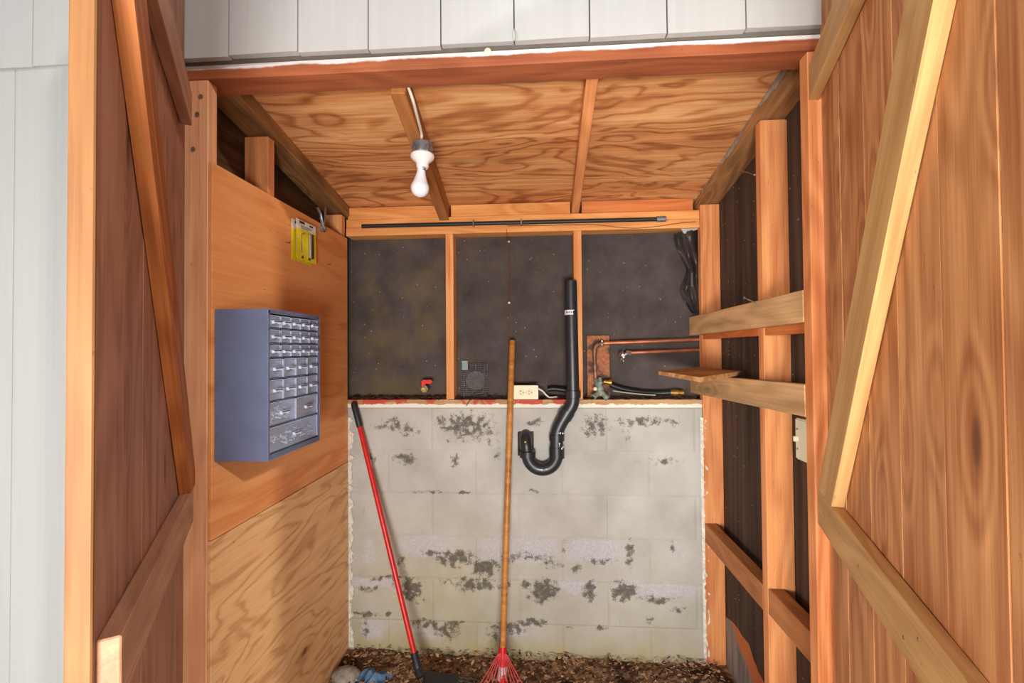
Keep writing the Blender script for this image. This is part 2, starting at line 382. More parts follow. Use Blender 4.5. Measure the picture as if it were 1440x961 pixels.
def m_drawer():
    k = NT('clear_drawer_plastic', .22, spec=.6)
    k.b.inputs['Base Color'].default_value = lin((214, 220, 236))
    tr = k.n('ShaderNodeBsdfTransparent'); tr.inputs[0].default_value = (.93, .95, 1, 1)
    mx = k.n('ShaderNodeMixShader'); mx.inputs[0].default_value = .2
    k.l(tr.outputs[0], mx.inputs[1]); k.l(k.b.outputs[0], mx.inputs[2]); k.l(mx.outputs[0], k.t.nodes['Material Output'].inputs[0]); return k.m
M_drawer = m_drawer()
M_rim = plain('frosted_drawer_rim', (192, 200, 220), .35, spec=.5, var=.06)
def m_charred():
    k = NT('charred_block', .7); v = k.obj(False)
    g = k.noise(k.scale(v, (60, 60, 6)), 1., 4.); c = k.ramp(g, [(.3, (128, 76, 46)), (.7, (178, 112, 70))])
    c = k.mix(k.math('MULTIPLY', k.step(k.noise(k.scale(v, (14, 14, 9)), 1., 3.), .5, .62), .9), c, lin((54, 50, 50))); return k.done(c)
M_char = m_charred()

# ================================================================== THE SETTING
# floor
def flr(u, v):
    x = -1.1+u*2.05; y = 1.28+v*1.05
    return (x, y, .012*math.sin(x*9+y*7)*math.sin(y*11-x*3)+random.uniform(-.007, .007)+(.02 if y > 2.05 else 0)*max(0, (abs(x)-.5)))
tag(part('floor', MB().grid(flr, 110, 60), M_dirt, org=(0, 0, 0)), 'bare dirt floor strewn with brown debris', None, kind='structure')
tag(part('ground', MB().box((-9, 9), (-14, 1.30), (-.12, -.02)), M_conc, org=(0, 0, 0)), 'concrete paving in front of the shed', None, kind='structure')
# block wall as a fine grid, sunk joints, with a stain colour at every vertex
ZT = 1.181; BH = .2032
xb0, xb1 = XL-.004, XR-.002
joint_z = [ZT-.012-BH*i for i in range(1, 7)]
XJ = [at(606+124*k, 600, 1, YB).x for k in range(-2, 5)]; XK = [at(545+123*k, 660, 1, YB).x for k in range(-2, 5)]
def P(px, py): p = at(px, py, 1, YB); return p.x, p.z
MOULD = [(552, 598, 38, 10, .35), (575, 606, 16, 8, .4), (655, 600, 42, 24, .42), (622, 590, 12, 9, .4), (690, 618, 14, 10, .3), (752, 594, 14, 8, .4), (836, 600, 26, 20, .36), (905, 592, 48, 9, .36), (882, 606, 10, 22, .3), (944, 596, 14, 7, .38),
         (520, 645, 14, 9, .38), (570, 647, 20, 8, .42), (641, 648, 9, 12, .4), (700, 640, 12, 14, .25), (935, 648, 30, 7, .36), (606, 692, 40, 4, .35), (650, 693, 16, 3, .4), (900, 650, 8, 4, .3), (750, 693, 12, 3, .4),
         (640, 786, 28, 14, .46), (610, 776, 20, 7, .4), (684, 797, 18, 12, .55), (745, 783, 36, 6, .4), (775, 795, 16, 9, .38), (715, 786, 14, 6, .4), (808, 800, 12, 7, .38), (845, 789, 30, 5, .34), (886, 778, 6, 22, .44), (796, 776, 5, 20, .3), (566, 790, 8, 12, .36), (944, 770, 5, 14, .4),
         (575, 827, 18, 17, .48), (520, 828, 22, 8, .36), (545, 813, 45, 5, .34), (668, 822, 36, 12, .46), (622, 820, 8, 6, .4), (716, 822, 5, 7, .4), (738, 822, 6, 8, .44), (764, 832, 22, 17, .52), (831, 832, 9, 15, .5), (877, 833, 18, 14, .52), (925, 845, 34, 6, .38), (955, 858, 14, 5, .36), (910, 838, 18, 6, .3), (870, 818, 16, 4, .4), (590, 846, 16, 5, .3),
         (600, 876, 24, 9, .44), (628, 888, 24, 12, .42), (640, 880, 22, 6, .44), (712, 884, 30, 12, .42), (748, 877, 22, 6, .5), (695, 895, 18, 10, .34), (514, 880, 9, 22, .34), (510, 862, 22, 3, .5), (845, 884, 24, 4, .34), (800, 880, 8, 4, .4), (545, 863, 6, 4, .6), (512, 722, 4, 14, .36), (930, 690, 6, 10, .2), (912, 872, 10, 6, .35), (870, 876, 3, 6, .4)]
BARE = [(600, 768, 46, 17, .8), (625, 600, 40, 20, .35), (520, 775, 14, 30, .6), (727, 772, 56, 20, 1.), (838, 776, 44, 17, .95), (530, 820, 44, 8, .8), (570, 830, 20, 14, .4), (700, 818, 12, 10, .3), (808, 824, 32, 9, .9), (915, 828, 46, 12, .95), (960, 832, 30, 14, .7), (955, 775, 20, 20, .6), (525, 884, 20, 18, .75), (600, 890, 30, 14, .6), (730, 888, 34, 12, .6), (850, 608, 30, 18, .4), (905, 600, 40, 18, .4), (560, 604, 34, 14, .35)]
MOULD = [(*P(a, b), c*.00338, d*.00338, e) for a, b, c, d, e in MOULD]
BARE = [(*P(a, b), c*.00338, d*.00338, e) for a, b, c, d, e in BARE]
NX, NZ = 240, 176
bm = bmesh.new(); lay = bm.verts.layers.float_color.new('stain'); rows = []
def jdist(x, z):
    d = min(abs(z-j) for j in joint_z); r = sum(1 for j in joint_z if z < j)
    return min(d, min(abs(x-j) for j in (XJ if r % 2 == 0 else XK)))
hx, hz = P(739, 622)
for j in range(NZ+1):
    row = []
    for i in range(NX+1):
        x = xb0+(xb1-xb0)*i/NX; z = -.03+(ZT-.008+.03)*j/NZ
        jd = jdist(x, z); dep = .0035*max(0, 1-jd/.008)
        inhole = abs(x-hx) < .037 and -.06 < z-hz < .045
        if inhole: dep = .05
        v = bm.verts.new((x, YB+dep, z)); m = g = 0.; x_, z_ = x, z
        w1 = mnoise.noise(Vector((x*9, z*9, 3)))*.5+mnoise.noise(Vector((x*26, z*26, 7)))*.35+mnoise.noise(Vector((x*60, z*60, 2)))*.25; w2 = mnoise.noise(Vector((x*9, z*9, 13)))*.5+mnoise.noise(Vector((x*26, z*26, 17)))*.35+mnoise.noise(Vector((x*60, z*60, 22)))*.25
        x += w1*.035; z += w2*.03
        for cx, cz, rx, rz, s_ in MOULD:
            q = ((x-cx)/rx)**2+((z-cz)/rz)**2
            if q < 4: m = max(m, (s_*1.36+.09)*math.exp(-q*.62)*1.15*(.78+.55*mnoise.noise(Vector((x_*45, z_*45, 31)))))
        for cx, cz, rx, rz, s_ in BARE:
            q = (abs(x-cx)/rx)**3+(abs(z-cz)/rz)**3
            if q < 3: g = max(g, s_*math.exp(-q*.7))
        x, z = x_, z_
        y_ = .03+.3*max(0, min(1, (.75-z)/.75))+.42*math.exp(-((x+.5)/.35)**2)*math.exp(-((z-.3)/.3)**2)
        y_ += .6*math.exp(-(z/.09)**2)+.3*max(0, 1-jd/.012)*max(0, (.7-z))
        if inhole: m = 1.  # whole pipe hole takes the full dark tone of this channel
        if z < .03: m = max(m, .33)
        v[lay] = (m, g, min(1, y_), 1); row.append(v)
    rows.append(row)
for j in range(NZ):
    for i in range(NX): bm.faces.new((rows[j][i], rows[j][i+1], rows[j+1][i+1], rows[j+1][i]))
tmp = MB(); tmp.bm.free(); tmp.bm = bm
wb = part('wall_back', tmp, M_block, org=(0, 0, 0)); tag(wb, 'white painted concrete block wall with mould patches', None, kind='structure')
bmk = MB().box((xb0, xb1), (YB+.055, YT+.1), (-.03, ZT-.008)); part('block_core', bmk, M_block, wb)
# peeling mortar lip along both ends of the block wall
def lip(x0, sgn):
    mb = MB(); n = 70; pl = []
    for i in range(n+1):
        z = -.02+(ZT-.03)*i/n; w = .018+random.uniform(-.010, .014)
        pl.append((z, w))
    a = [mb.bm.verts.new((x0, YB-.004, z)) for z, w in pl]; b = [mb.bm.verts.new((x0+sgn*w, YB-.006-random.uniform(0, .004), z)) for z, w in pl]
    c = [mb.bm.verts.new((x0+sgn*w*.98, YB+.012, z)) for z, w in pl]
    for i in range(n): mb.bm.faces.new((a[i], a[i+1], b[i+1], b[i])); mb.bm.faces.new((b[i], b[i+1], c[i+1], c[i]))
    return mb
M_lip = plain('crumbling_paint', (220, 214, 200), .8, var=.2, nscale=60, bump=.4)
part('paint_edge', lip(XL+.0, 1), M_lip, wb); part('paint_edge', lip(XR-.012, 1), M_lip, wb)
# dark paper sheathing behind the studs (back), felt (right), boards (left)
def tarf(u, v):
    x = XL-.12+u*2.0; z = ZT-.02+v*1.1
    return (x, YT+.004*math.sin(x*13+z*5)+.003*math.sin(z*17-x*7), z)
tag(part('tar_paper', MB().grid(tarf, 60, 40), M_tar, org=(0, 0, 0)), 'dark tar paper stretched behind the back wall studs', 'tar paper')
tag(part('wall_right', MB().box((XR+.089, XR+.12), (1.25, 2.40), (-.05, 2.5)), M_feltR, org=(0, 0, 0)), 'dark felt covered right wall behind the studs', None, kind='structure')
lw = MB()
zz = -.05
while zz < 2.5:
    lw.box((XL-.13, XL-.105), (1.25, 2.40), (zz, zz+.138), .003); zz += .14
tag(part('wall_left', lw, wood('dark_left_sheathing', (48, 32, 22), (106, 72, 46), freq=18, knots=.5, long=1), org=(0, 0, 0)), 'dark board sheathing of the left wall', None, kind='structure')
tag(part('wall_back_2', MB().box((XL-.14, XR+.13), (YT+.1, YT+.13), (-.05, 2.4)), M_feltR), 'outer skin behind the back wall', None, kind='structure')
# ceiling: sloping roof plywood
L0 = Vector((0, 1.36, zroof(1.36))); sl = Vector((0, 1, -TN)).normalized(); up = Vector((0, TN, 1)).normalized()
gy = atp(850, 158, (0, TN, 1), (0, 2.167, 2.166))
yc_ = (1.262+2.42)/2
me_c = board('ceiling', Vector((-.12, yc_, zroof(yc_)))+up*.008, (1, 0, 0), sl, (2.4, 1.158/math.cos(math.radians(10)), .016), M_ceil)
tag(me_c, 'plywood roof sheet seen from below', None, kind='structure')
# exterior white siding
SF = YF-.006
sd = MB()
topP = lambda px: at(px, 40, 1, SF-.016).x
cuts = [topP(v) for v in (-390, -290, -190, -85, 47, 145, 234, 322, 419, 518, 620, 723, 829, 938, 1049, 1160, 1270, 1380, 1490, 1600)]
zb = at(720, 59, 1, SF-.016).z
for a, b in zip(cuts, cuts[1:]):
    e = random.uniform(-.004, .004)
    zl = zb+e
    # each upper board is a little thicker at its butt
    sd.hexa([(a+.0019, SF-.018, zl), (b-.0019, SF-.018, zl+random.uniform(-.002, .002)), (b-.0019, SF, zl), (a+.0019, SF, zl)],
            [(a+.0019, SF-.012, 3.3), (b-.0019, SF-.012, 3.3), (b-.0019, SF, 3.3), (a+.0019, SF, 3.3)])
lc = [at(v, 400, 1, SF-.006).x for v in (-390, -280, -180, -80, 21, 128, 205)]
for a, b in zip(lc, lc[1:]): sd.box((a+.0016, min(b-.0016, -1.04)), (SF-.010, SF), (-.02, zb+.05))
rc = [.86, 1.06, 1.27, 1.48, 1.7]
for a, b in zip(rc, rc[1:]): sd.box((a+.0012, b-.0012), (SF-.010, SF), (-.02, zb+.05))
sd2 = part('wall_front', sd, M_siding, org=(0, 0, 0)); tag(sd2, 'white painted siding boards outside around the doorway', None, kind='structure')
bk = MB().box((-2.6, 2.4), (SF+.0005, SF+.03), (zb-.008, 3.3)); bk.box((-2.6, -1.036), (SF+.0005, SF+.03), (-.02, zb-.008)); bk.box((XR+.0905, 2.4), (SF+.0005, SF+.03), (-.02, zb-.008))
part('wall_board', bk, M_gap, sd2, org=(0, 0, 0))

# ================================================================== FRAMING
def frame(ob, label, cat, group=None): return tag(ob, label, cat, group)
hz0 = at(300, 112, 1, YF).z; hzz = 2.243
frame(bx('door_header', (XL-.13, XR+.12), (YF, YF+.088), (hzz, hzz+.046), M_header, 'x'), 'red-brown header beam over the doorway with white paint along its top', 'beam')
# header grain's local axes: x long, y = wider (depth) ... repaint axis fixed below
frame(bx('door_post', (XL-.095, XL-.0125), (YF, YF+.038), (-.02, hzz-.001), M_post, 'z'), 'orange post on the left of the doorway beside the plywood', 'post', 'posts of the doorway')
frame(bx('door_post', (XR-.0275, XR+.09), (YF+.004, YF+.042), (-.02, hzz-.001), M_stud, 'z'), 'orange post on the right of the doorway beside the light switch', 'post', 'posts of the doorway')
def xyz_stud(x, y, z, mat, lab, grp, nm='wall_stud'): return frame(bx(nm, x, y, z, mat, 'z'), lab, 'stud', grp)
zp0, zp1 = 2.015, 2.098
# back wall studs
a = at(627, 450, 1, YB).x; xyz_stud((a, a+.038), (YB, YB+.08), (ZT+.002, zp0), M_studb, 'back wall stud left of the wire mesh vent', 'studs of the back wall')
a = at(807.5, 450, 1, YB).x; xyz_stud((a, a+.038), (YB, YB+.08), (ZT+.002, zp0), M_studb, 'back wall stud right behind the black drain pipe', 'studs of the back wall')
a = at(482, 450, 1, YB+.01).x
# right wall studs
xyz_stud((XR, XR+.088), (2.159, 2.197), (-.01, zroof(2.17)-.045), M_stud, 'right wall stud in the back corner beside the painted blocks', 'studs of the right wall')
xyz_stud((XR, XR+.088), (1.571, 1.609), (-.01, zroof(1.60)-.047), M_stud, 'right wall stud in the middle, crossed by both grey rails', 'studs of the right wall')
# left wall studs (seen above the plywood)
xyz_stud((XL-.101, XL-.013), (1.536, 1.574), (-.01, zroof(1.574)-.056), M_stud, 'left wall stud showing above the plywood below the sloping plate', 'studs of the left wall')
xyz_stud((XL-.101, XL-.013), (2.125, 2.163), (-.01, zroof(2.163)-.056), M_studb, 'left wall stud in the back corner beside the metal spring clip', 'studs of the left wall')
# sloping top plates on the side walls
def sloped(name, x0, x1, y0, y1, th, mat, lab, cat, grp, gap=.0):
    yc = (y0+y1)/2; c = Vector(((x0+x1)/2, yc, zroof(yc)-gap))-up*(th/2+.001)
    return frame(board(name, c, sl, (1, 0, 0), ((y1-y0)/math.cos(math.radians(10)), x1-x0, th), mat), lab, cat, grp)
sloped('top_plate', XL-.101, XL+.004, 1.334, 2.24, .05, M_aged, 'knotty aged sloping top plate above the left plywood', 'top plate', 'sloping plates under the roof')
sloped('top_plate', XR-.004, XR+.089, 1.334, 2.24, .04, M_aged, 'aged sloping top plate with a white paint run above the right wall studs', 'top plate', 'sloping plates under the roof')
def paint_run():
    plate = bpy.data.objects['top_plate.001']; mb = MB(); random.seed(5); a = []; b = []
    for i in range(41):
        y = 1.36+.76*i/40; z = zroof(y)-.003; w = .012+.010*math.sin(i*.35)+random.uniform(0, .006)
        if i > 30: w *= .5
        a.append(mb.bm.verts.new((XR-.0055, y, z))); b.append(mb.bm.verts.new((XR-.0058, y, z-w)))
    for i in range(40): mb.bm.faces.new((a[i], a[i+1], b[i+1], b[i]))
    bmesh.ops.solidify(mb.bm, geom=mb.bm.faces[:], thickness=.001)
    o = part('paint_run', mb, plain('dull_white_paint', (206, 198, 190), .7, var=.15), label='white paint run')
    o.parent = plate; o.matrix_parent_inverse = plate.matrix_basis.inverted()
paint_run()
def rafter(ptsf, ptsb, w, h, mat, lab):
    n = (0, TN, 1); p0 = Vector((0, 2.167, 2.166))-Vector((0, 0, h))
    f = atp(*ptsf, n, p0); b = atp(*ptsb, n, p0)
    d = (b-f).normalized(); f2 = f+d*((1.332-f.y)/d.y); b2 = f+d*((YB+.055-f.y)/d.y)
    xd = Vector((1, 0, 0)); c = (f2+b2)/2+up*(h*.985/2-.001)
    return frame(board('rafter', c, d, xd, ((b2-f2).length, w, h*.97), mat), lab, 'rafter', 'rafters under the roof')
rafter((556, 122), (622, 303), .046, .085, M_rafter, 'brown rafter running behind the bare light bulb')
rafter((833, 112), (809, 298), .036, .055, M_stud, 'orange rafter right of the light bulb, nearer the right wall')
# back wall plates, blocking
frame(bx('wall_plate', (XL-.01, XR+.0), (YB, YB+.085), (zp0, zp0+.0405), M_plate, 'x'), 'lower horizontal plate under the black pipe, top of the back wall', 'plate', 'plates of the back wall')
frame(bx('wall_plate', (XL-.01, XR+.0), (YB+.003, YB+.085), (zp0+.042, zp1), M_plate, 'x'), 'upper horizontal plate behind the black pipe', 'plate', 'plates of the back wall')
M_plate2 = wood('red_fir_blocking', (176, 88, 40), (216, 132, 74), freq=22, knots=.4)
def blk(pa, pb, mat, lab, dy=.008):
    a = at(pa, 292, 1, YB+dy).x; b = at(pb, 292, 1, YB+dy).x
    return frame(bx('blocking', (a, b), (YB+dy, YB+dy+.038), (zp1+.001, zroof(YB+.03)-.004), mat, 'x'), lab, 'blocking', 'blocking between the rafters')
blk(489, 618, M_plate, 'short blocking under the roof left of the bulb rafter')
blk(634, 802, M_plate, 'pale knotty blocking under the roof between the two rafters')
blk(818, 975, M_plate2, 'red-toned blocking under the roof at the right end')
# sill on top of the block wall
frame(bx('sill_board', (XL-.004, XR-.001), (YB-.003, YT+.02), (ZT-.0065, ZT+.034), M_sill, 'x'), 'sill board with peeling red and white paint on top of the blocks', 'sill')
ZS = ZT+.034
bpy.data.objects['sill_board'].location.z
# plywood panels on the left wall
zs_ = at(297, 762, 0, XL).z
frame(bx('plywood_sheet', (XL-.012, XL), (YF+.0015, YB-.007), (zs_+.002, at(297, 227, 0, XL).z), M_plyU, 'y', bev=.001), 'smooth orange plywood panel behind the drawer cabinet', 'plywood')
frame(bx('plywood_sheet', (XL-.012, XL), (YF+.0015, YB-.007), (-.01, zs_-.001), M_plyD, 'y', bev=.001), 'tan plywood panel on the lower left wall down to the floor', 'plywood')

# right wall: rails, shelf, blocking, switch
def rail_r(pb, pf, lab, hb, xin=XR-.028, th=.026):
    # centre line from back pixel to front pixel on the plane x = xin
    b = at(*pb, 0, xin); f = at(*pf, 0, xin); d = (b-f).normalized()
    b = f+d*((YT-.006-f.y)/d.y); f = b+(f-b).normalized()*((b.y-1.2885)/abs(d.y))
    return frame(board('shelf_rail', (b+f)/2+Vector((th/2, 0, 0)), d, (0, 0, 1), ((b-f).length, hb, th), M_grey), lab, 'rail', 'grey boards across the right wall studs')
rail_r((968, 459.5), (1130, 430.5), 'upper weathered board nailed across the right wall studs, a nail sticking up', .089)
rail_r((972, 539.5), (1130, 563.5), 'lower weathered board nailed across the right wall studs, under the plywood scrap', .089)
# red-brown cleat behind upper rail
zc_ = at(1050, 462, 0, XR).z
frame(bx('shelf_cleat', (XR+.002, XR+.030), (1.612, 2.155), (zc_-.03, zc_+.02), M_plate2, 'y'), 'red-brown cleat behind the upper board, between corner stud and middle stud', 'cleat', 'cleats behind the upper board')
frame(bx('shelf_cleat', (XR+.002, XR+.030), (1.292, 1.568), (zc_-.03, zc_+.02), M_plate2, 'y'), 'red-brown cleat behind the upper board, between middle stud and right post', 'cleat', 'cleats behind the upper board')
# scrap of plywood resting on the lower rail
SH = 1.362
A_, B_, C_ = at(926, 522, 2, SH), at(984, 531, 2, SH), at(1045, 522, 2, SH)
D_ = A_+(C_-B_)*.93
sp_ = [A_, B_, C_, D_]
mbs = MB().hexa([Vector(p)-Vector((0, 0, .015)) for p in sp_], sp_)
frame(part('plywood_scrap', mbs, M_scrap), 'thin plywood scrap lying on the lower weathered board', 'board')
# lower blocking between right studs
def blkR(px, py, y0, y1, lab):
    z = at(px, py, 0, XR+.03).z
    frame(bx('blocking', (XR+.0, XR+.05), (y0, y1), (z-.085, z), M_rafter, 'y'), lab, 'blocking', 'blocking low between the right wall studs')
blkR(1007, 743, 1.609, 2.159, 'low blocking between the corner stud and the middle stud of the right wall')
blkR(1103, 838, 1.287, 1.571, 'low blocking between the middle stud and the right post')
# torn sheathing at the foot of the right wall
def torn():
    mb = MB(); X = XR+.087
    top = [at(*q, 0, X) for q in ((1021, 868), (1030, 875), (1037, 884), (1044, 896), (1052, 905), (1058, 925), (1066, 945), (1078, 968), (1090, 990))]
    a = [mb.bm.verts.new(p) for p in top]; b = [mb.bm.verts.new((X, p.y, -.02)) for p in top]
    for i in range(len(a)-1): mb.bm.faces.new((a[i], a[i+1], b[i+1], b[i]))
    r = bmesh.ops.extrude_face_region(mb.bm, geom=mb.bm.faces[:])
    for v in r['geom']:
        if isinstance(v, bmesh.types.BMVert): v.co.x += .006
    return mb
def m_torn():
    k = NT('weathered_red_board', .8); v = k.obj(False); sp = k.n('ShaderNodeSeparateXYZ'); k.l(v, sp.inputs[0])
    c = k.ramp(k.noise(k.scale(v, (40, 40, 4)), 1., 4.), [(.3, (100, 92, 88)), (.7, (150, 134, 124))])
    e = k.math('ADD', k.math('ADD', sp.outputs[2], k.math('MULTIPLY', sp.outputs[1], -.5)), k.math('MULTIPLY', k.noise(v, 14, 4), .1))
    return k.done(k.mix(k.step(e, -.79, -.74), c, lin((190, 104, 58))))
tag(part('torn_board', torn(), m_torn(), org=(0, 0, 0)), 'grey and orange board bared by torn felt at the right wall foot', 'board')
# switch box
def switch():
    X = XR+.03
    t = thing('switch_box', (X, 1.32, 1.2), 'ivory switch box on the right wall, half hidden by the right post', 'switch')
    y1 = at(1118, 620, 0, X).y; zt = at(1120, 588, 0, X).z; zb_ = at(1130, 650, 0, X).z
    part('box', MB().box((X, X+.05), (y1-.075, y1), (zb_, zt), .004, 2), M_ivory, t)
    ym = y1-.012
    part('toggle', MB().box((X-.012, X+.002), (ym-.006, ym+.002), ((zb_+zt)/2-.008, (zb_+zt)/2+.008), .002), M_ivory, t)
    for dz in (-.03, .03): part('screw', MB().lathe([(.003, 0), (.003, .002), (.001, .003)], 10, (X, ym-.002, (zb_+zt)/2+dz), (-1, 0, 0)), M_nail, t)
switch()

# ================================================================== THE TWO DOORS
def door(name, H, vpx, L, lab, panel_m, edge_m, rail_m, diag_m, flip, toprail, midrail, diag, wide, top_m):
    d = -ray(vpx, 488); d.z = 0; d.normalize(); n = Vector((0, 0, 1)).cross(d)*flip
    H = Vector((H[0], H[1], 0)); Z = Vector((0, 0, 1))
    t = thing(name, H, lab, None, kind='structure')
    def hit(px, py, off): p = atp(px, py, n, H+n*off); return (p-H).dot(d), p.z
    # vertical boards with small gaps, one panel
    bm = bmesh.new(); la = bm.faces.layers.float.new('board'); x = 0.; k = 0
    while x < L-.01:
        w = min(wide[k % len(wide)], L-x); r = random.random()
        if L-x-w < .05: w = L-x
        mb = MB(); mb.box((x+.001, x+w-.001), (-.025+random.uniform(-.001, .001), random.uniform(-.0015, 0)), (.03, 2.75), .0012)  # board tops extended out of view to block sun on the left plywood
        me = bpy.data.meshes.new('t'); mb.bm.to_mesh(me); mb.bm.free(); nf = len(bm.faces); bm.from_mesh(me); bpy.data.meshes.remove(me)
        bm.faces.ensure_lookup_table()
        for f in bm.faces[nf:]: f[la] = r
        x += w; k += 1
    tb = MB(); tb.box((.004, L-.004), (-.021, -.010), (.04, 2.74)); me = bpy.data.meshes.new('t'); tb.bm.to_mesh(me); tb.bm.free(); bm.from_mesh(me); bpy.data.meshes.remove(me)
    me = bpy.data.meshes.new('board_panel'); bm.to_mesh(me); bm.free(); me.materials.append(panel_m)
    M = Matrix((d, n, Z)).transposed().to_4x4()
    if flip < 0: me.flip_normals() if False else None
    o = bpy.data.objects.new('board_panel', me); COL.objects.link(o); o.parent = t; o.matrix_basis = M
    def wd(s, off, z): return H+d*s+n*off+Z*z
    TH = .026
    def rail(nm, za, zb, h, s0, s1, mat, up_=1):
        A_, B_ = wd(s0, TH/2, za+up_*h/2), wd(s1, TH/2, zb+up_*h/2); return board(nm, (A_+B_)/2, B_-A_, Z, ((B_-A_).length, h, TH), mat, t)
    board('edge_strip', wd(L+.006, -.0125, 1.39), Z, n, (2.72, .0265, .011), edge_m, t)
    (s0, z0), (s1, z1) = hit(*midrail[0], TH), hit(*midrail[1], TH); k1 = (z1-z0)/(s1-s0); Le = L-.004; zm = (z0+z1)/2
    zat = lambda s_: z0+k1*(s_-s0)
    rail('middle_rail', z0, zat(Le), .092, s0, Le, rail_m, -1)
    (s2, z2), (s3, z3) = hit(*toprail[0], TH), hit(*toprail[1], TH); k2 = (z3-z2)/(s3-s2); ztt = lambda s_: z2+k2*(s_-s2)
    rail('top_rail', z2, ztt(Le), .09, s2, Le, top_m)
    # diagonal brace, its two ends cut to the rails
    (sa, za), (sb, zb_) = hit(*diag[0], TH), hit(*diag[1], TH); (sc, zc2) = hit(*diag[2], TH)
    0 and print('diag', sa, za, sb, zb_, sc, zc2)
    dv = Vector((sb-sa, zb_-za)).normalized()
    wv = Vector((dv.y, -dv.x))
    if (Vector((sc, zc2))-Vector((sa, za))).dot(wv) < 0: wv = -wv
    wdt = abs((Vector((sc, zc2))-Vector((sa, za))).dot(wv)); wdt = max(.06, min(.1, wdt))
    # polygon clipped between mid rail top and top rail bottom
    def along(base, z): return base+dv*((z-base.y)/dv.y)
    A = Vector((sa, za)); B = A+wv*wdt
    def cut(base, f, sg):
        p_ = base.copy()
        for _ in range(12): p_ = along(base, f(p_.x)+sg*.001)
        return p_
    q = [cut(A, zat, 1), cut(B, zat, 1), cut(B, ztt, -1), cut(A, ztt, -1)]
    # keep inside the door
    c2 = (q[0]+q[1]+q[2]+q[3])/4
    ax3 = (d*dv.x+Z*dv.y); ay3 = d*wv.x+Z*wv.y
    mb = MB(); R_ = lambda v: ((v-c2).dot(dv), (v-c2).dot(wv))
    bot = [(*R_(v), -TH/2) for v in q]; tp = [(*R_(v), TH/2-.0006) for v in q]
    mb.hexa(bot, tp); bmesh.ops.recalc_face_normals(mb.bm, faces=mb.bm.faces)
    me = bpy.data.meshes.new('diagonal_brace'); mb.bm.to_mesh(me); mb.bm.free(); me.materials.append(diag_m)
    o2 = bpy.data.objects.new('diagonal_brace', me); COL.objects.link(o2); o2.parent = t
    az3 = ax3.cross(ay3); Mx = Matrix((ax3, ay3, az3)).transposed().to_4x4(); Mx.translation = wd(c2.x, TH/2+.0005, c2.y)-H; o2.matrix_basis = Mx
    # bottom rail
    rail('bottom_rail', .12, .12, .09, .03, L-.012, rail_m)
    # nails and a cobweb lump or two
    for s_, z_ in ((s0+.06, -.05), (s0+.1, -.03), (.3, -.05), (.5, -.06), (.55, -.03)):
        part('nail_head', MB().lathe([(.0032, 0), (.0032, .001), (.001, .0016)], 8, wd(s_, TH-.0005, zat(s_)+z_), n), M_nail, t)
    return t, wd, d, n
door('door_1', (-1.018, 1.236), 361, .823, 'open left door of reddish boards with an orange diagonal brace', M_doorL, M_edgeL, M_railL, M_orange, 1,
     ((270, 178), (222, 0)), ((272, 686), (163, 910)), ((262, 640), (188, 0), (241, 320)), (.14, .125, .15, .13, .14, .145), M_railL)
door('door_2', (.738, 1.236), 964, .86, 'open right door of tan cedar boards with a pale diagonal brace', M_doorR, M_edgeL, M_pine, M_pine, -1,
     ((1136, 145), (1198, 0)), ((1150, 688), (1360, 961)), ((1151, 688), (1273, 0), (1226, 480)), (.138, .15, .14, .145, .135), M_pineb)

exec_parts = True
# ================================================================== THINGS
# ---- bare bulb light
def light():
    y0 = 1.52; A = at(594, 222, 1, y0); s = .0021*1.06
    t = thing('light_fixture', (A.x, y0, A.z+.06), 'bare white bulb in a porcelain lampholder on a grey metal box under the rafter', 'light')
    top = A.z+.055
    part('junction_box', MB().lathe([(.0, .0), (.034, .0), (.036, .003), (.036, .036), (.034, .038), (0, .038)], 8, (A.x, y0, A.z+.012)), M_galv, t)
    for q in (-1, 1): part('knockout', MB().lathe([(.007, 0), (.007, .002), (0, .002)], 12, (A.x+q*.022, y0-.0255, A.z+.03), (q*.6, -1, 0)), M_galv, t)
    part('lampholder', MB().lathe([(0, 0), (.018, 0), (.021, .004), (.021, .014), (.024, .02), (.036, .030), (.040, .036), (.040, .044), (.036, .048), (0, .048)], 32, (A.x, y0, A.z-.036)), M_white, t, True)
    part('screw_base', MB().lathe([(.013, 0), (.0135, .003), (.0125, .006), (.0135, .009), (.0125, .012), (0, .012)], 20, (A.x-.003, y0, A.z-.045), (.08, 0, 1)), M_galv, t, True)
    C_ = Vector((A.x-.009, y0, A.z-.104))
    prof = []
    for i in range(29):
        h = -.031+i/28*.099
        if h < .014: r = math.sqrt(max(0, .031**2-h*h))
        else:
            u = min(1, (h-.014)/.054); r = .0277+(.0135-.0277)*(1-(1-u)**1.7)
        prof.append((max(r, .0005), h))
    part('bulb', MB().lathe(prof, 32, C_, (.08, 0, 1)), M_bulb, t, True)
    return A, y0
BA, BY = light()
def cable():
    n = (0, TN, 1); h = .092
    p0 = Vector((0, 2.167, 2.166-h))
    pts = [atp(573, 116, n, p0), atp(581, 142, n, p0), atp(587, 165, n, p0), Vector((BA.x-.004, BY+.005, 0))]
    pts[3].z = BA.z+.085; pts[2].z = min(pts[2].z, zroof(pts[2].y)-h)
    pts.append(Vector((BA.x-.004, BY-.002, BA.z+.052)))
    pts[0] = at(574, 122, 1, 1.345)
    tag(part('electrical_cable', MB().tube(bez(pts, 8), .0048, 10, flat=1), M_cord, smooth=True), 'cream cable running down the rafter to the bare bulb', 'cable')
cable()
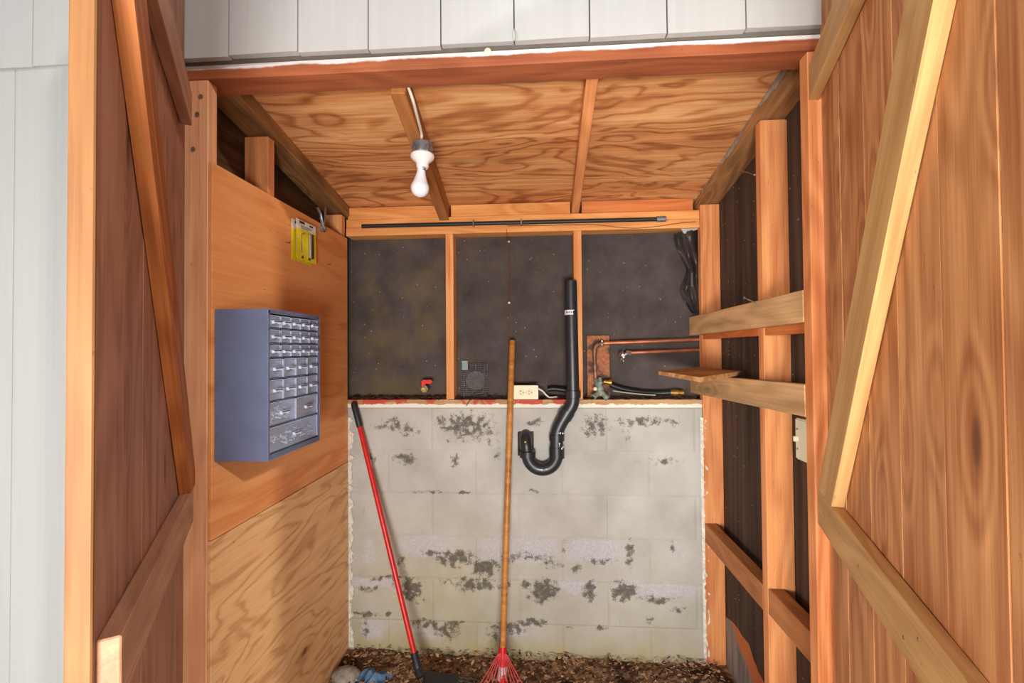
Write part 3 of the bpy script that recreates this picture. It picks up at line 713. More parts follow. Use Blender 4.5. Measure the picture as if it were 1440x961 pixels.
# ---- drawer cabinet
def cabinet():
    x0, x1 = XL+.001, at(377, 434, 1, 1.256).x; y0, y1 = 1.256, 1.562
    z1 = at(377, 434, 1, 1.256).z; z0 = at(379, 650, 1, 1.256).z
    t = thing('drawer_cabinet', (x0, (y0+y1)/2, z0), 'blue-grey steel small parts cabinet with clear drawers on the left plywood wall', 'cabinet')
    mb = MB(); th = .004
    mb.box((x0, x1), (y0, y0+th), (z0, z1), .001); mb.box((x0, x1), (y1-th, y1), (z0, z1), .001)
    mb.box((x0, x1), (y0+th, y1-th), (z1-th, z1), .0005); mb.box((x0, x1), (y0+th, y1-th), (z0, z0+th), .0005); mb.box((x0, x0+th), (y0+th, y1-th), (z0+th, z1-th))
    part('cabinet_body', mb, M_cab, t)
    Hh = z1-z0; fr = [80, 85, 80, 118, 125, 138, 150]; cols = [5, 5, 5, 4, 4, 2, 1]
    yi0, yi1 = y0+.012, y1-.012; zi1, zi0 = z1-.014, z0+.018
    tot = sum(fr); z = zi1; shelf = MB(); drawers = []
    for f, c in zip(fr, cols):
        h = (zi1-zi0)*f/tot; zt, zb = z, z-h; z -= h
        shelf.box((x0+.006, x1-.006), (y0+.005, y1-.005), (zb-.0012, zb+.0012))
        for k in range(c):
            w = (yi1-yi0)/c; drawers.append((yi0+w*k, yi0+w*(k+1), zb+.0035, zt-.0035))
            if k: shelf.box((x0+.006, x1-.012), (yi0+w*k-.0008, yi0+w*k+.0008), (zb+.001, zt-.001))
    shelf.box((x1-.004, x1-.001), (y0+.004, yi0-.001), (zi0, z1-.004)); shelf.box((x1-.004, x1-.001), (yi1+.001, y1-.004), (zi0, z1-.004))
    shelf.box((x1-.004, x1-.001), (y0+.004, y1-.004), (z0+.004, zi0-.001)); shelf.box((x1-.004, x1-.001), (y0+.004, y1-.004), (zi1+.001, z1-.004))
    part('drawer_rack', shelf, M_cabin, t)
    for a, b, zb, zt in drawers:
        a += .002; b -= .002; xb = x1-.11; xf = x1-.004; w_ = .0016; mb = MB()
        mb.box((xf-w_, xf), (a, b), (zb, zt)); mb.box((xb, xf-w_), (a, b), (zb, zb+w_)); mb.box((xb, xf-w_), (a, a+w_), (zb+w_, zt-.006)); mb.box((xb, xf-w_), (b-w_, b), (zb+w_, zt-.006)); mb.box((xb, xb+w_), (a+w_, b-w_), (zb+w_, zt-.006))
        d = part('drawer', mb, M_drawer, t)
        zc = zb+(zt-zb)*.52; hw = min((b-a)*.38, .018); ym = (a+b)/2
        # scoop pull with a label lip
        pl = MB().box((xf, xf+.010), (ym-hw, ym+hw), (zc-.002, zc+.001)); pl.box((xf, xf+.009), (ym-hw*.9, ym-hw*.9+.0016), (zc-.008, zc)); pl.box((xf, xf+.009), (ym+hw*.9-.0016, ym+hw*.9), (zc-.008, zc)); pl.box((xf+.0085, xf+.010), (ym-hw, ym+hw), (zc-.006, zc+.0022))
        part('drawer_pull', pl, M_rim, d)
        rm = MB().box((xf, xf+.0012), (a, a+.0014), (zb, zt)); rm.box((xf, xf+.0012), (b-.0014, b), (zb, zt)); rm.box((xf, xf+.0012), (a, b), (zt-.0014, zt))
        part('drawer_rim', rm, M_rim, d)
    return drawers, x1
DR, CX1 = cabinet()
cmats = [plain('parts_dark', (52, 48, 46), .5, .4), plain('parts_brass', (150, 118, 60), .45, .6), plain('parts_blue', (70, 90, 180), .6), plain('parts_white', (220, 220, 220), .6), plain('parts_rust', (150, 84, 46), .7), plain('parts_steel', (160, 160, 166), .4, .7)]
rowname = ['top', 'second', 'third', 'fourth', 'fifth', 'sixth', 'bottom']; pos = ['nearest the doorway', 'second from the doorway', 'third from the doorway', 'fourth from the doorway', 'farthest from the doorway']
cc = [5, 5, 5, 4, 4, 2, 1]; kinds = ['dark small hardware', 'brassy small hardware', 'blue small hardware', 'white small hardware', 'rust-coloured small hardware', 'steel-grey small hardware']
i = 0
for r, c in enumerate(cc):
    for k in range(c):
        a, b, zb, zt = DR[i]; i += 1
        q = [5, 3, 0, 5, 0, 0, 4, 5, 2, 3, 5, 0, 5, 0, 0, 2, 0, 0, 0, 1, 0, 0, 0, 3, 4, 3][i-1]
        random.seed(100+i); mb = MB(); fill = random.uniform(.25, .55)*(zt-zb); n = 26 if c > 2 else 60
        for _ in range(n):
            p = Vector((CX1-.012-random.random()**1.5*.08, random.uniform(a+.008, b-.008), zb+.006+random.random()*fill))
            dd = Vector((random.uniform(-1, 1), random.uniform(-1, 1), random.uniform(-.5, .5))).normalized()
            L_ = random.uniform(.004, .011)
            e0, e1 = p-dd*L_, p+dd*L_
            for e in (e0, e1):
                e.x = min(max(e.x, CX1-.105), CX1-.009); e.y = min(max(e.y, a+.006), b-.006); e.z = min(max(e.z, zb+.0045), zt-.003)
            mb.tube([e0, e1], random.uniform(.0012, .0022), 6)
        place = (pos[k] if c > 2 else ('nearer the doorway' if k == 0 else 'farther from the doorway')) if c > 1 else 'one wide drawer'
        tag(part('small_hardware', mb, cmats[q]), '%s seen in the %s row of clear drawers, %s' % (kinds[q], rowname[r], place), 'hardware', 'small hardware inside the clear drawers', 'stuff')
# ---- two blister packs hanging on the plywood
def pack(px0, py0, px1, py1, X, tilt, lab, z_add=0.):
    a = at(px0, py0, 0, X); b = at(px1, py1, 0, X); w, h = abs(b.y-a.y), abs(a.z-b.z)
    c = (a+b)/2; t = thing('blister_pack', (X, c.y, c.z), lab, 'blister pack')
    ca, sa = math.cos(tilt), math.sin(tilt)
    def W_(u, v, o=0): # u along +y, v up
        return Vector((X+o, c.y+u*ca-v*sa, c.z+u*sa+v*ca))
    def slab(u0, u1, v0, v1, o0, o1):
        m = MB(); m.hexa([W_(u0, v0, o0), W_(u1, v0, o0), W_(u1, v1, o0), W_(u0, v1, o0)], [W_(u0, v0, o1), W_(u1, v0, o1), W_(u1, v1, o1), W_(u0, v1, o1)]); return m
    part('card', slab(-w/2, w/2, -h/2, h/2*.55, 0, .0012), M_yellow, t)
    part('card_header', slab(-w/2, w/2, h/2*.55, h/2, 0, .0013), M_cardw, t)
    def mark(nm, uv):
        q = [W_(u*w, v*h/2, .0013) for u, v in uv]; part(nm, MB().hexa(q, [p_+Vector((.0005, 0, 0)) for p_ in q]), M_ink, t)
    for u0, u1, v0, v1 in ((-.36, -.1, .83, .95), (.16, .34, .84, .93)): mark('logo_mark', ((u0, v0), (u1, v0), (u1, v1), (u0, v1)))
    for u0, u1, v0, v1 in ((-.3, .3, .72, .745), (-.3, .25, .66, .68), (-.28, .1, .6, .62)): mark('text_line', ((u0, v0), (u1, v0), (u1, v1), (u0, v1)))
    for u0 in (-.3, .05): mark('tool_drawing', ((u0, -.9), (u0+.14, -.88), (u0+.08, -.72)))
    # metal tool in a clear bubble
    u = .08*w
    part('metal_tube', MB().tube([W_(u, -h*.40, .008), W_(u, h*.19, .008)], .0075, 14), M_chrome, t, True)
    part('dark_tube', MB().tube([W_(u+.018, -h*.40, .007), W_(u+.018, h*.22, .007)], .006, 12), M_blackmat, t, True)
    part('wire_hook', MB().tube([W_(-.3*w, -h*.3, .003), W_(-.3*w, h*.14, .003), W_(-.15*w, h*.2, .003)], .0016, 8), M_nail, t, True)
pack(410, 307, 437, 374, XL+.0002, .0, 'yellow blister pack behind, partly covered by the other pack')
pack(417, 306, 444, 373, XL+.0195, .03, 'yellow blister pack in front, with a white headed card, hanging on the plywood')
# ---- spring clip
def clip():
    X = XL-.02; t0 = at(457, 322, 0, X); t = thing('spring_clip', t0, 'metal spring clip tool holder fixed above the plywood by the back corner', 'clip')
    for nm, pp in (('clip_arm', ((446, 292), (450, 300), (452, 310), (455, 322))), ('clip_arm', ((458, 291), (457, 302), (456, 312), (455, 323)))):
        pts = bez([at(a_, b_, 0, X+.03) for a_, b_ in pp], 6); m = MB()
        m.tube(pts, .006, 8, flat=.35); part(nm, m, M_galv, t, True)
    q = at(455, 322, 0, X+.03); part('base_plate', MB().box((X-.01, X+.034), (q.y-.014, q.y+.014), (q.z-.012, q.z+.010), .002), M_galv, t)
clip()
# ---- rakes
def rake_red():
    p0 = at(497, 566, 1, 2.135); p1 = at(506, 601, 1, 2.122); p2 = at(583, 921, 1, 1.93); p3 = at(592, 953, 1, 1.90)
    t = thing('rake', (p3.x, p3.y, 0), 'black plastic rake with a red shaft leaning in the left back corner', 'rake', 'garden rakes')
    ax = (p2-p0).normalized()
    part('grip', MB().tube([p0, p0+ax*.004, p0+ax*.012, p1-ax*.006, p1], [.008, .0125, .0145, .0145, .0125], 18), M_blackmat, t, True, label='dark grey grip')
    part('shaft', MB().tube([p1-ax*.004, p2], .0118, 18), M_red, t, True, label='glossy red shaft')
    q = p1+ax*.16; lb = MB().tube([q, q+ax*.035], .0122, 18); part('shaft_label', lb, M_tape, t, True, label='small white label')
    part('socket', MB().tube(bez([p2-ax*.01, p2+ax*.05, p3], 6), [.0165]*8+[.019]*5, 16), M_blackmat, t, True)
    # fan head
    hub = p3; ang = [-.05+i*(1.45/13) for i in range(14)]
    m = MB(); R1 = .16
    def arm(a, r):
        return Vector((hub.x+math.cos(a)*r, hub.y+.05-math.sin(a)*r*1.0, max(.012, hub.z-.005-.035*(r/.2))))
    top = [arm(a, .015) for a in ang]; out = [arm(a, .15) for a in ang]
    for k in range(13):
        m.hexa([top[k]-Vector((0, 0, .003)), top[k+1]-Vector((0, 0, .003)), out[k+1]-Vector((0, 0, .003)), out[k]-Vector((0, 0, .003))],
               [top[k]+Vector((0, 0, .003)), top[k+1]+Vector((0, 0, .003)), out[k+1]+Vector((0, 0, .003)), out[k]+Vector((0, 0, .003))])
    part('head', m, M_blackmat, t)
    for k, a in enumerate(ang):
        e = [arm(a, .145), arm(a, .2), arm(a, .245)]; e.append(arm(a, .262)); e[-1].z = .006; e[-2].z = max(e[-2].z, .016)
        part('tine', MB().tube(e, [.0042, .0038, .0034, .003], 8, flat=.6), M_blackmat, t, True)
rake_red()
def rake_wood():
    p0 = at(720.5, 479, 1, 2.183); p1 = at(707, 912, 1, 1.958); ax = (p1-p0).normalized()
    p2 = at(707, 945, 1, 1.940); p3 = at(706.5, 968, 1, 1.925)
    t = thing('rake', (p3.x, p3.y, 0), 'leaf rake with a long wooden handle and red spring tines leaning on the block wall', 'rake', 'garden rakes')
    part('handle', MB().tube([p0, p0+ax*.006, p0+ax*.3, p1], [.0115, .0142, .0145, .0135], 18), M_handle, t, True, label='varnished wooden handle')
    q = at(707.5, 876, 1, 1.978); part('handle_band', MB().tube([q, q+ax*.085], .0146, 18), M_galv, t, True, label='metal band')
    part('socket', MB().tube([p1-ax*.006, p1+ax*.004, p2, p3], [.0165, .018, .018, .015], 18), M_red, t, True, label='red socket')
    q = at(707, 936, 1, 1.946); part('ferrule', MB().tube([q, q+ax*.055], .0205, 18), M_band, t, True, label='chrome ferrule')
    part('rivet', MB().lathe([(.003, 0), (.003, .002), (0, .003)], 10, q+ax*.03+Vector((0, -.0195, 0)), (0, -1, 0)), M_nail, t)
    s0 = p1+ax*.012
    for k in range(12):
        u = (k-5.5)/5.5
        a = s0+Vector((u*.016, -.014, 0)); b = s0+Vector((u*.10, -.06, -.11)); c = Vector((s0.x+u*.19, s0.y-.13, .025)); e = Vector((s0.x+u*.2, s0.y-.155, .005))
        part('tine', MB().tube(bez([a, b, c, e], 5), .0021, 7), M_redtine, t, True)
    part('tine_bar', MB().tube([s0+Vector((-.118, -.07, -.135)), s0+Vector((0, -.072, -.135)), s0+Vector((.118, -.07, -.135))], .004, 8), M_redpl, t, True)
rake_wood()
# ---- black waste pipe with trap
def waste():
    Y = 2.118; P_ = lambda a, b, y=Y: at(a, b, 1, y)
    t = thing('waste_pipe', P_(783, 640), 'black plastic waste standpipe with a U trap on the block wall', 'pipe')
    r = .0285; top = P_(802.5, 396); bt = P_(806, 556)
    m = MB().tube([top, top+(bt-top)*.5, bt], r, 24, cap=False); i_ = MB()
    m.tube([top+Vector((0, 0, -.0)), top+(bt-top)*.6], r-.005, 24, cap=False)
    ring = 24
    part('standpipe', m, M_black, t, True)
    part('pipe_rim', MB().lathe([(r-.005, 0), (r, 0), (r, .002), (r-.005, .002)], 24, top, (0, 0, 1)), M_black, t, True)
    q = P_(802.8, 440); part('printed_band', MB().tube([q+Vector((0, 0, .011)), q-Vector((0, 0, .011))], r+.0008, 24, cap=False), M_tape, t, True, label='white printed band')
    ink = MB()
    for k in range(6):
        a = -2.35+k*.28; c = Vector((q.x+math.cos(a)*(r+.001), q.y+math.sin(a)*(r+.001), q.z)); d = Vector((math.cos(a), math.sin(a), 0)); s_ = Vector((-d.y, d.x, 0))
        hh = .004 if k % 2 else .005
        b_ = [c+s_*x_+Vector((0, 0, z_)) for x_, z_ in ((-.0022, -hh), (.0022, -hh), (.0022, hh), (-.0022, hh))]; ink.hexa(b_, [v+d*.0005 for v in b_])
    part('printed_marks', ink, M_ink, t)
    c = P_(806, 553); part('coupling', MB().lathe([(r+.001, -.022), (r+.006, -.020), (r+.006, .012), (r+.001, .014)], 28, c), M_black, t, True)
    off = bez([P_(806, 553), P_(805, 568), P_(797, 582), P_(788, 597), P_(783, 612), P_(783, 640)], 6)
    part('offset_bend', MB().tube(off, r+.002, 24), M_black, t, True)
    for a, b in (((799, 578), (793, 588)), ((783, 611), (783, 620)), ((783, 629), (783, 644))):
        p, q2 = P_(*a), P_(*b); part('hub', MB().tube([p, q2], r+.0065, 24), M_black, t, True)
    U = [P_(783, 640)]; cu = P_(762.5, 640); ru = P_(783, 640).x-cu.x
    for k in range(1, 16): a = -math.pi*k/16; U.append(Vector((cu.x+ru*math.cos(a), Y, cu.z+ru*math.sin(a))))
    U.append(P_(742, 640))
    part('trap_bend', MB().tube(U, r+.0005, 24), M_black, t, True)
    p = P_(742, 640); part('hub', MB().lathe([(r+.001, -.012), (r+.0085, -.010), (r+.0085, .018), (r+.001, .020)], 28, p), M_black, t, True)
    e = bez([P_(742, 640), P_(740, 626), P_(739, 618)+Vector((0, .022, .006)), P_(739, 616)+Vector((0, .08, .008))], 6)
    part('wall_bend', MB().tube(e, r-.002, 24), M_black, t, True)
    g = P_(739, 621)+Vector((0, -.016, 0)); part('brass_plug', MB().lathe([(.006, 0), (.006, .006), (.003, .008)], 6, g, (0, -1, .2)), M_brass, t, label='small brass plug')
    # paint spatter on bend
    sp = MB(); random.seed(4)
    for k in range(14):
        a = random.uniform(-1.9, -.9); zc = P_(785, random.uniform(605, 632)); c = Vector((zc.x+.004+math.cos(a)*(r+.002), Y+math.sin(a)*(r+.002), zc.z)); sp.blob(c, random.uniform(.0014, .0034), 1, .3, (1, .4, 1.5))
    for k in range(9):
        a = -math.pi*random.uniform(.36, .62); c = Vector((cu.x+(ru)*math.cos(a), Y-r-.0002, cu.z+(ru-.006)*math.sin(a))); sp.blob(c, random.uniform(.0015, .0034), 1, .3, (1.3, .4, 1))
    part('paint_spatter', sp, M_tape, t, label='white paint spatter')
waste()
# ---- horizontal black pipe under the roof
def rod():
    Y = YB-.014; a = at(509, 318.5, 1, Y); b = at(924, 308.5, 1, Y); c = at(936, 308, 1, Y)
    t = thing('steel_pipe', a, 'long thin black pipe lying along the top plate, grey coupling at its right end', 'pipe')
    part('pipe', MB().tube([a, b], .0095, 14), M_blackmat, t, True)
    part('coupling', MB().tube([b-Vector((.002, 0, 0)), c], .013, 14), M_galv, t, True, label='grey galvanised coupling')
    for px in (666, 733): q = at(px, 314.6-(px-666)*.024, 1, Y); part('pipe_clip', MB().box((q.x-.003, q.x+.003), (YB-.027, YB+.001), (q.z-.014, q.z+.014), .001), M_nail, t)
rod()
# ---- thin hanging wire
def hang():
    Y = YT-.03; pts = [at(*q, 1, yy) for q, yy in (((712, 322), YB-.004), ((713, 330), YB-.004), ((715, 342), YT-.04), ((716.5, 380), Y), ((716, 425), Y), ((714.5, 470), Y), ((715, 500), Y))]
    t = thing('hanging_wire', pts[0], 'thin copper wire hanging down the middle of the tar paper from the plate', 'wire')
    part('wire', MB().tube(bez(pts, 6), .0013, 6), M_wire, t, True)
    for q in ((715.5, 340), (716, 426)): part('white_bead', MB().blob(at(*q, 1, Y-.004), .006, 2, .12), M_cardw, t, True, label='white bead')
hang()
def wire2():
    Y = YB-.004; pts = [at(*q, 1, Y) for q in ((713, 318), (760, 317.5), (830, 316), (885, 321), (920, 319), (955, 314), (978, 312))]
    tag(part('thin_wire', MB().tube(bez(pts, 6), .0016, 6), M_wire, smooth=True), 'thin wire running along the top plate towards the right corner', 'wire')
wire2()
# ---- receptacle
def outlet():
    Y = YB-.012; a = at(722, 540, 1, Y); b = at(757, 561, 1, Y); x0, x1, z0, z1 = a.x, b.x, b.z, a.z; z0 = ZS+.001; z1 = z0+.066
    t = thing('receptacle', ((x0+x1)/2, Y, z0), 'ivory double electrical outlet sitting on the sill behind the wooden handle', 'outlet')
    part('box', MB().box((x0+.004, x1-.004), (Y+.005, Y+.05), (z0, z1-.003), .003), M_ivory, t)
    part('cover_plate', MB().box((x0, x1), (Y, Y+.006), (z0, z1), .0025, 2), M_ivory, t)
    zc = (z0+z1)/2; xm = (x0+x1)/2
    for q in (-1, 1):
        c = Vector((xm+q*.0195, Y, zc)); f = part('socket', MB().lathe([(.0165, -.0005), (.0165, .0016), (.015, .0022), (0, .0022)], 24, c, (0, -1, 0)), M_ivory, t, True)
        m = MB(); yy = Y-.0024
        for dz in (-.006, .006): m.box((c.x-.0075, c.x-.0005), (yy-.0004, yy+.001), (zc+dz-.0012, zc+dz+.0012))
        m.lathe([(.0026, 0), (.0026, .0006), (0, .0006)], 10, (c.x+.0075, yy+.0004, zc), (0, -1, 0)); part('slots', m, M_slot, f)
    part('screw', MB().lathe([(.0022, 0), (.0022, .001), (0, .0014)], 10, (xm, Y, zc), (0, -1, 0)), M_nail, t)
    pts = [Vector((x1-.006, Y+.02, zc+.018)), Vector((x1+.02, Y+.025, zc+.004)), Vector((x1+.05, Y+.04, ZS+.008)), Vector((x1+.09, Y+.06, ZS+.006))]
    tag(part('electrical_cable', MB().tube(bez(pts, 6), .0042, 8), M_cord, smooth=True), 'short cream cable coming out of the right side of the outlet', 'cable')
outlet()
# ---- wire mesh vent
def vent():
    Y = YT-.016; a = at(649, 512, 1, Y); b = at(686, 555, 1, Y); t = thing('mesh_vent', ((a.x+b.x)/2, Y, ZS), 'square of galvanised wire mesh over a round vent hole in the tar paper', 'vent')
    x0, x1, z1, z0 = a.x, b.x, a.z, ZS+.002; m = MB(); n = 17
    for k in range(n+1):
        x = x0+(x1-x0)*k/n; m.tube([(x, Y, z0), (x, Y, z1)], .0011, 4)
        z = z0+(z1-z0)*k/n; m.tube([(x0, Y+.001, z), (x1, Y+.001, z)], .0011, 4)
    part('wire_mesh', m, M_galv, t)
    part('patch', MB().box((x0+.002, x0+.032), (Y-.003, Y-.001), (z1-.03, z1+.016), .0005), plain('blue_grey_tape', (128, 146, 146), .5), t, label='blue-grey tape patch')
    c = ((x0+x1)/2+.004, YT-.008, (z0+z1)/2); part('hole_ring', MB().lathe([(.044, 0), (.047, 0), (.047, .004), (.044, .004)], 32, c, (0, -1, 0)), plain('rusty_ring', (104, 92, 86), .7), t)
    part('hole', MB().lathe([(.044, 0), (.044, .002), (0, .002)], 32, c, (0, -1, 0)), plain('vent_glimpse', (140, 140, 148), .8, var=.3), t)
vent()
# ---- red lever valve
def ballvalve():
    Y = YB+.03; c = at(598, 547, 1, Y); t = thing('ball_valve', (c.x, Y, ZS), 'small brass valve with a red lever poking through the tar paper', 'valve')
    part('valve_body', MB().tube([c+Vector((0, -.012, 0)), c+Vector((0, .04, 0)), (c.x, YT, c.z)], [.014, .014, .01], 16), M_brass, t, True)
    part('hex_nut', MB().lathe([(.0185, 0), (.0185, .012), (.013, .014)], 6, c+Vector((0, -.006, 0)), (0, -1, 0)), M_zinc, t)
    part('outlet_mouth', MB().lathe([(.011, 0), (.011, .012), (.008, .012), (.008, .002), (0, .002)], 16, c+Vector((0, -.02, -.001)), (0, -1, 0)), M_brass, t, True)
    l0 = c+Vector((-.012, -.004, .026)); m = MB(); m.box((l0.x-.004, l0.x+.050), (l0.y-.012, l0.y+.012), (l0.z, l0.z+.018), .005, 2); m.box((l0.x-.006, l0.x+.016), (l0.y-.01, l0.y+.01), (l0.z-.016, l0.z+.008), .004)
    part('lever', m, M_redpl, t, True, label='red lever')
ballvalve()
# ---- copper pipes, charred block, hose bib
def cop():
    Yb = YT-.028
    a = at(825, 472, 1, Yb); b = at(858, 556, 1, Yb)
    tag(bx('backing_block', (a.x, b.x), (Yb, YT-.008), (ZS+.001, a.z), M_char, 'z'), 'scorched red wooden block behind the copper elbow and tap', 'block')
    Y = Yb-.022; r = .0095
    p0 = at(978, 478, 1, Y); p1 = at(846, 483, 1, Y); p2 = at(838, 487, 1, Y); p3 = at(836, 500, 1, Y); p4 = at(837.5, 533, 1, Y)
    p0 = p1+(p0-p1)*((XR+.06-p1.x)/(p0.x-p1.x))
    t = thing('copper_pipe', p1, 'upper copper pipe with an elbow dropping to the old tap', 'pipe', 'copper pipes on the back wall')
    part('pipe', MB().tube([p0, p1], r, 14), M_copper, t, True)
    part('elbow', MB().tube(bez([p1+Vector((.012, 0, 0)), p1, p2, p3], 5), r+.0018, 14), M_coppertar, t, True, label='tarnished soldered elbow')
    part('drop_pipe', MB().tube([p3, p4], r-.0005, 14), M_coppertar, t, True)
    part('pipe_strap', MB().box((p1.x-.004, p1.x+.006), (Y-.01, Yb+.0), (p1.z-.012, p1.z+.016), .002), M_galv, t)
    q0 = at(978, 492.5, 1, Y); q1 = at(884, 496.5, 1, Y); q0 = q1+(q0-q1)*((XR+.06-q1.x)/(q0.x-q1.x))
    t = thing('copper_pipe', q1, 'lower copper pipe ending in a small chrome shut-off valve', 'pipe', 'copper pipes on the back wall')
    part('pipe', MB().tube([q0, q1], r-.001, 14), M_copper, t, True)
    v = at(877, 500, 1, Y); part('compression_nut', MB().lathe([(.012, -.012), (.012, .01), (.009, .014)], 6, q1, (-1, 0, .1)), M_chrome, t)
    part('valve_body', MB().tube([q1, v, at(876.5, 508, 1, Y)], [.009, .012, .009], 14), M_chrome, t, True)
    part('outlet_nut', MB().lathe([(.013, 0), (.013, .012), (.009, .014)], 6, at(876, 504, 1, Y), (0, -.15, -1)), M_chrome, t)
    part('oval_handle', MB().lathe([(.004, 0), (.004, .012), (.014, .013), (.016, .017), (.013, .021), (0, .022)], 18, v, (-.75, -.5, .4)), M_chrome, t, True)
    # tap
    Y2 = Y-.03; c = at(844, 545, 1, Y2)
    t = thing('hose_tap', (c.x, Y2, ZS), 'corroded old double tap standing on the sill below the copper elbow', 'tap')
    part('valve_body', MB().tube([at(838, 534, 1, Y), at(840, 538, 1, Y2+.01), at(844, 545, 1, Y2), at(845, 556, 1, Y2)], [.011, .015, .018, .016], 16), M_zinc, t, True)
    part('bonnet', MB().lathe([(.014, 0), (.014, .01), (.010, .014), (.008, .03), (.0, .032)], 14, at(844, 540, 1, Y2), (0, 0, 1)), M_zinc, t, True)
    part('brass_outlet', MB().lathe([(.010, 0), (.010, .02), (.0145, .021), (.0145, .036), (.011, .038), (.011, .03), (0, .03)], 18, at(849, 537, 1, Y2), (1, -.1, -.12)), M_brass, t, True, label='brass hose thread')
    part('spout', MB().tube([at(844, 549, 1, Y2), at(850, 556, 1, Y2-.01), at(855, 561, 1, Y2-.018)], [.013, .013, .0145], 16), M_zinc, t, True)
    part('spout', MB().tube([at(843, 551, 1, Y2), at(838, 556, 1, Y2-.012), at(834, 559, 1, Y2-.022)], [.012, .012, .014], 16), M_zinc, t, True)
    part('mouth', MB().lathe([(.009, 0), (.009, .0015), (0, .0015)], 14, at(834, 559, 1, Y2-.022), (-.6, -.6, -.2)), M_slot, t)
    part('side_screw', MB().lathe([(.009, 0), (.009, .01), (.006, .012), (0, .012)], 12, at(838, 547, 1, Y2-.014), (-.5, -1, 0)), M_ivory, t, label='pale round cap')
cop()
# ---- hoses lying on the sill
Yh = YB+.05
hp = [at(858, 541, 1, Yh), at(875, 547, 1, Yh), at(900, 551.5, 1, Yh), at(925, 553, 1, Yh), at(944, 552.5, 1, Yh-.01)]
for p in hp: p.z = max(p.z, ZS+.0145)
t = thing('hose', hp[2], 'black hose on the sill with a brass coupling at its right end', 'hose')
part('hose_tube', MB().tube(bez(hp, 6), .0125, 14), M_hose, t, True)
e = hp[-1]; m = MB().tube([e-Vector((.004, 0, 0)), e+Vector((.006, 0, 0)), e+Vector((.008, 0, 0)), e+Vector((.03, -.002, 0)), e+Vector((.032, -.002, 0)), e+Vector((.055, -.004, 0))], [.0125, .0135, .0165, .0165, .0135, .0135], 16)
part('coupling', m, M_brass, t, True, label='brass hose coupling')
hp = [at(770, 548, 1, Yh), at(780, 547, 1, Yh), at(795, 549, 1, Yh), at(815, 552, 1, Yh)]
for p in hp: p.z = max(p.z, ZS+.0135)
tag(part('hose', MB().tube(bez(hp, 6), .012, 14), M_hose, smooth=True), 'short end of black hose on the sill behind the waste pipe', 'hose')
hp = [at(862, 550, 1, Yh-.05), at(885, 553, 1, Yh-.045), at(905, 555, 1, Yh-.04), at(922, 556, 1, Yh-.04)]
for p in hp: p.z = max(p.z, ZS+.006)
tag(part('electrical_cable', MB().tube(bez(hp, 5), .003, 8), plain('dull_cable', (168, 162, 140), .6), smooth=True), 'pale cable lying on the sill in front of the black hose', 'cable')
pp = [at(687, 553, 1, YB-.0), at(672, 556, 1, YB-.006), at(662, 562, 1, YB-.008), at(656, 571, 1, YB-.009)]
pp[0].z = max(pp[0].z, ZS+.003); pp[1].z = max(pp[1].z, ZS+.003)
tag(part('thin_wire', MB().tube(bez(pp, 6), .0018, 6), M_slot, smooth=True), 'thin dark wire curling over the sill below the mesh vent', 'wire')
# sill debris
random.seed(11); m = MB()
for k in range(420):
    px = random.choice((random.uniform(492, 640), random.uniform(492, 985))); x = at(px, 556, 1, YB+.03).x; y = random.uniform(YB+.004, YT-.006)
    if abs(x-.0) > 3: continue
    s_ = random.uniform(.003, .009); a = random.uniform(0, 3.14)
    d = Vector((math.cos(a), math.sin(a)*.5, random.uniform(-.1, .35)))*s_; c = Vector((x, y, ZS+.003+random.random()*.007)); u = Vector((-d.y, d.x, random.uniform(-.003, .003)))*.5
    c.y = min(max(c.y, YB+.006), YT-.014)
    m.hexa([c-d-u, c+d-u, c+d+u, c-d+u], [v+Vector((0, 0, .0012)) for v in (c-d-u, c+d-u, c+d+u, c-d+u)])
tag(part('sill_litter', m, plain('litter_brown', (92, 66, 44), .9, var=.45, nscale=60), org=(0, 0, ZS)), 'dry dark litter scattered along the top of the sill', 'litter', kind='stuff')
# ---- plastic sheet stuffed in the corner
def bag():
    base = [((948, 330), (980, 322)), ((950, 345), (981, 340)), ((958, 362), (981, 360)), ((966, 380), (982, 380)), ((962, 395), (982, 398)), ((957, 408), (983, 412)), ((962, 424), (983, 426)), ((972, 440), (983, 442))]
    def fn(u, v):
        f = v*(len(base)-1); i_ = min(int(f), len(base)-2); w = f-i_
        l = [base[i_][0][k]*(1-w)+base[i_+1][0][k]*w for k in (0, 1)]; r_ = [base[i_][1][k]*(1-w)+base[i_+1][1][k]*w for k in (0, 1)]
        x, y = l[0]*(1-u)+r_[0]*u, l[1]*(1-u)+r_[1]*u
        return at(x, y, 1, 2.205+.012*math.sin(u*7+v*5)+.008*math.sin(u*15-v*9)-.022*math.sin(u*3.1))
    m = MB().grid(fn, 16, 40); r_ = bmesh.ops.solidify(m.bm, geom=m.bm.faces[:], thickness=.0012)
    c = at(968, 380, 1, 2.2); t = thing('plastic_sheet', c, 'crumpled dark plastic sheet tucked behind the right corner stud', 'plastic sheet')
    part('sheet', m, M_bag, t, True)
    q = [at(*p_, 1, 2.185) for p_ in ((957, 322), (980, 307), (981, 323), (962, 329))]
    part('tape_strip', MB().hexa(q, [v+Vector((0, -.0015, 0)) for v in q]), M_grey_tape, t, label='pale grey tape strip')
bag()
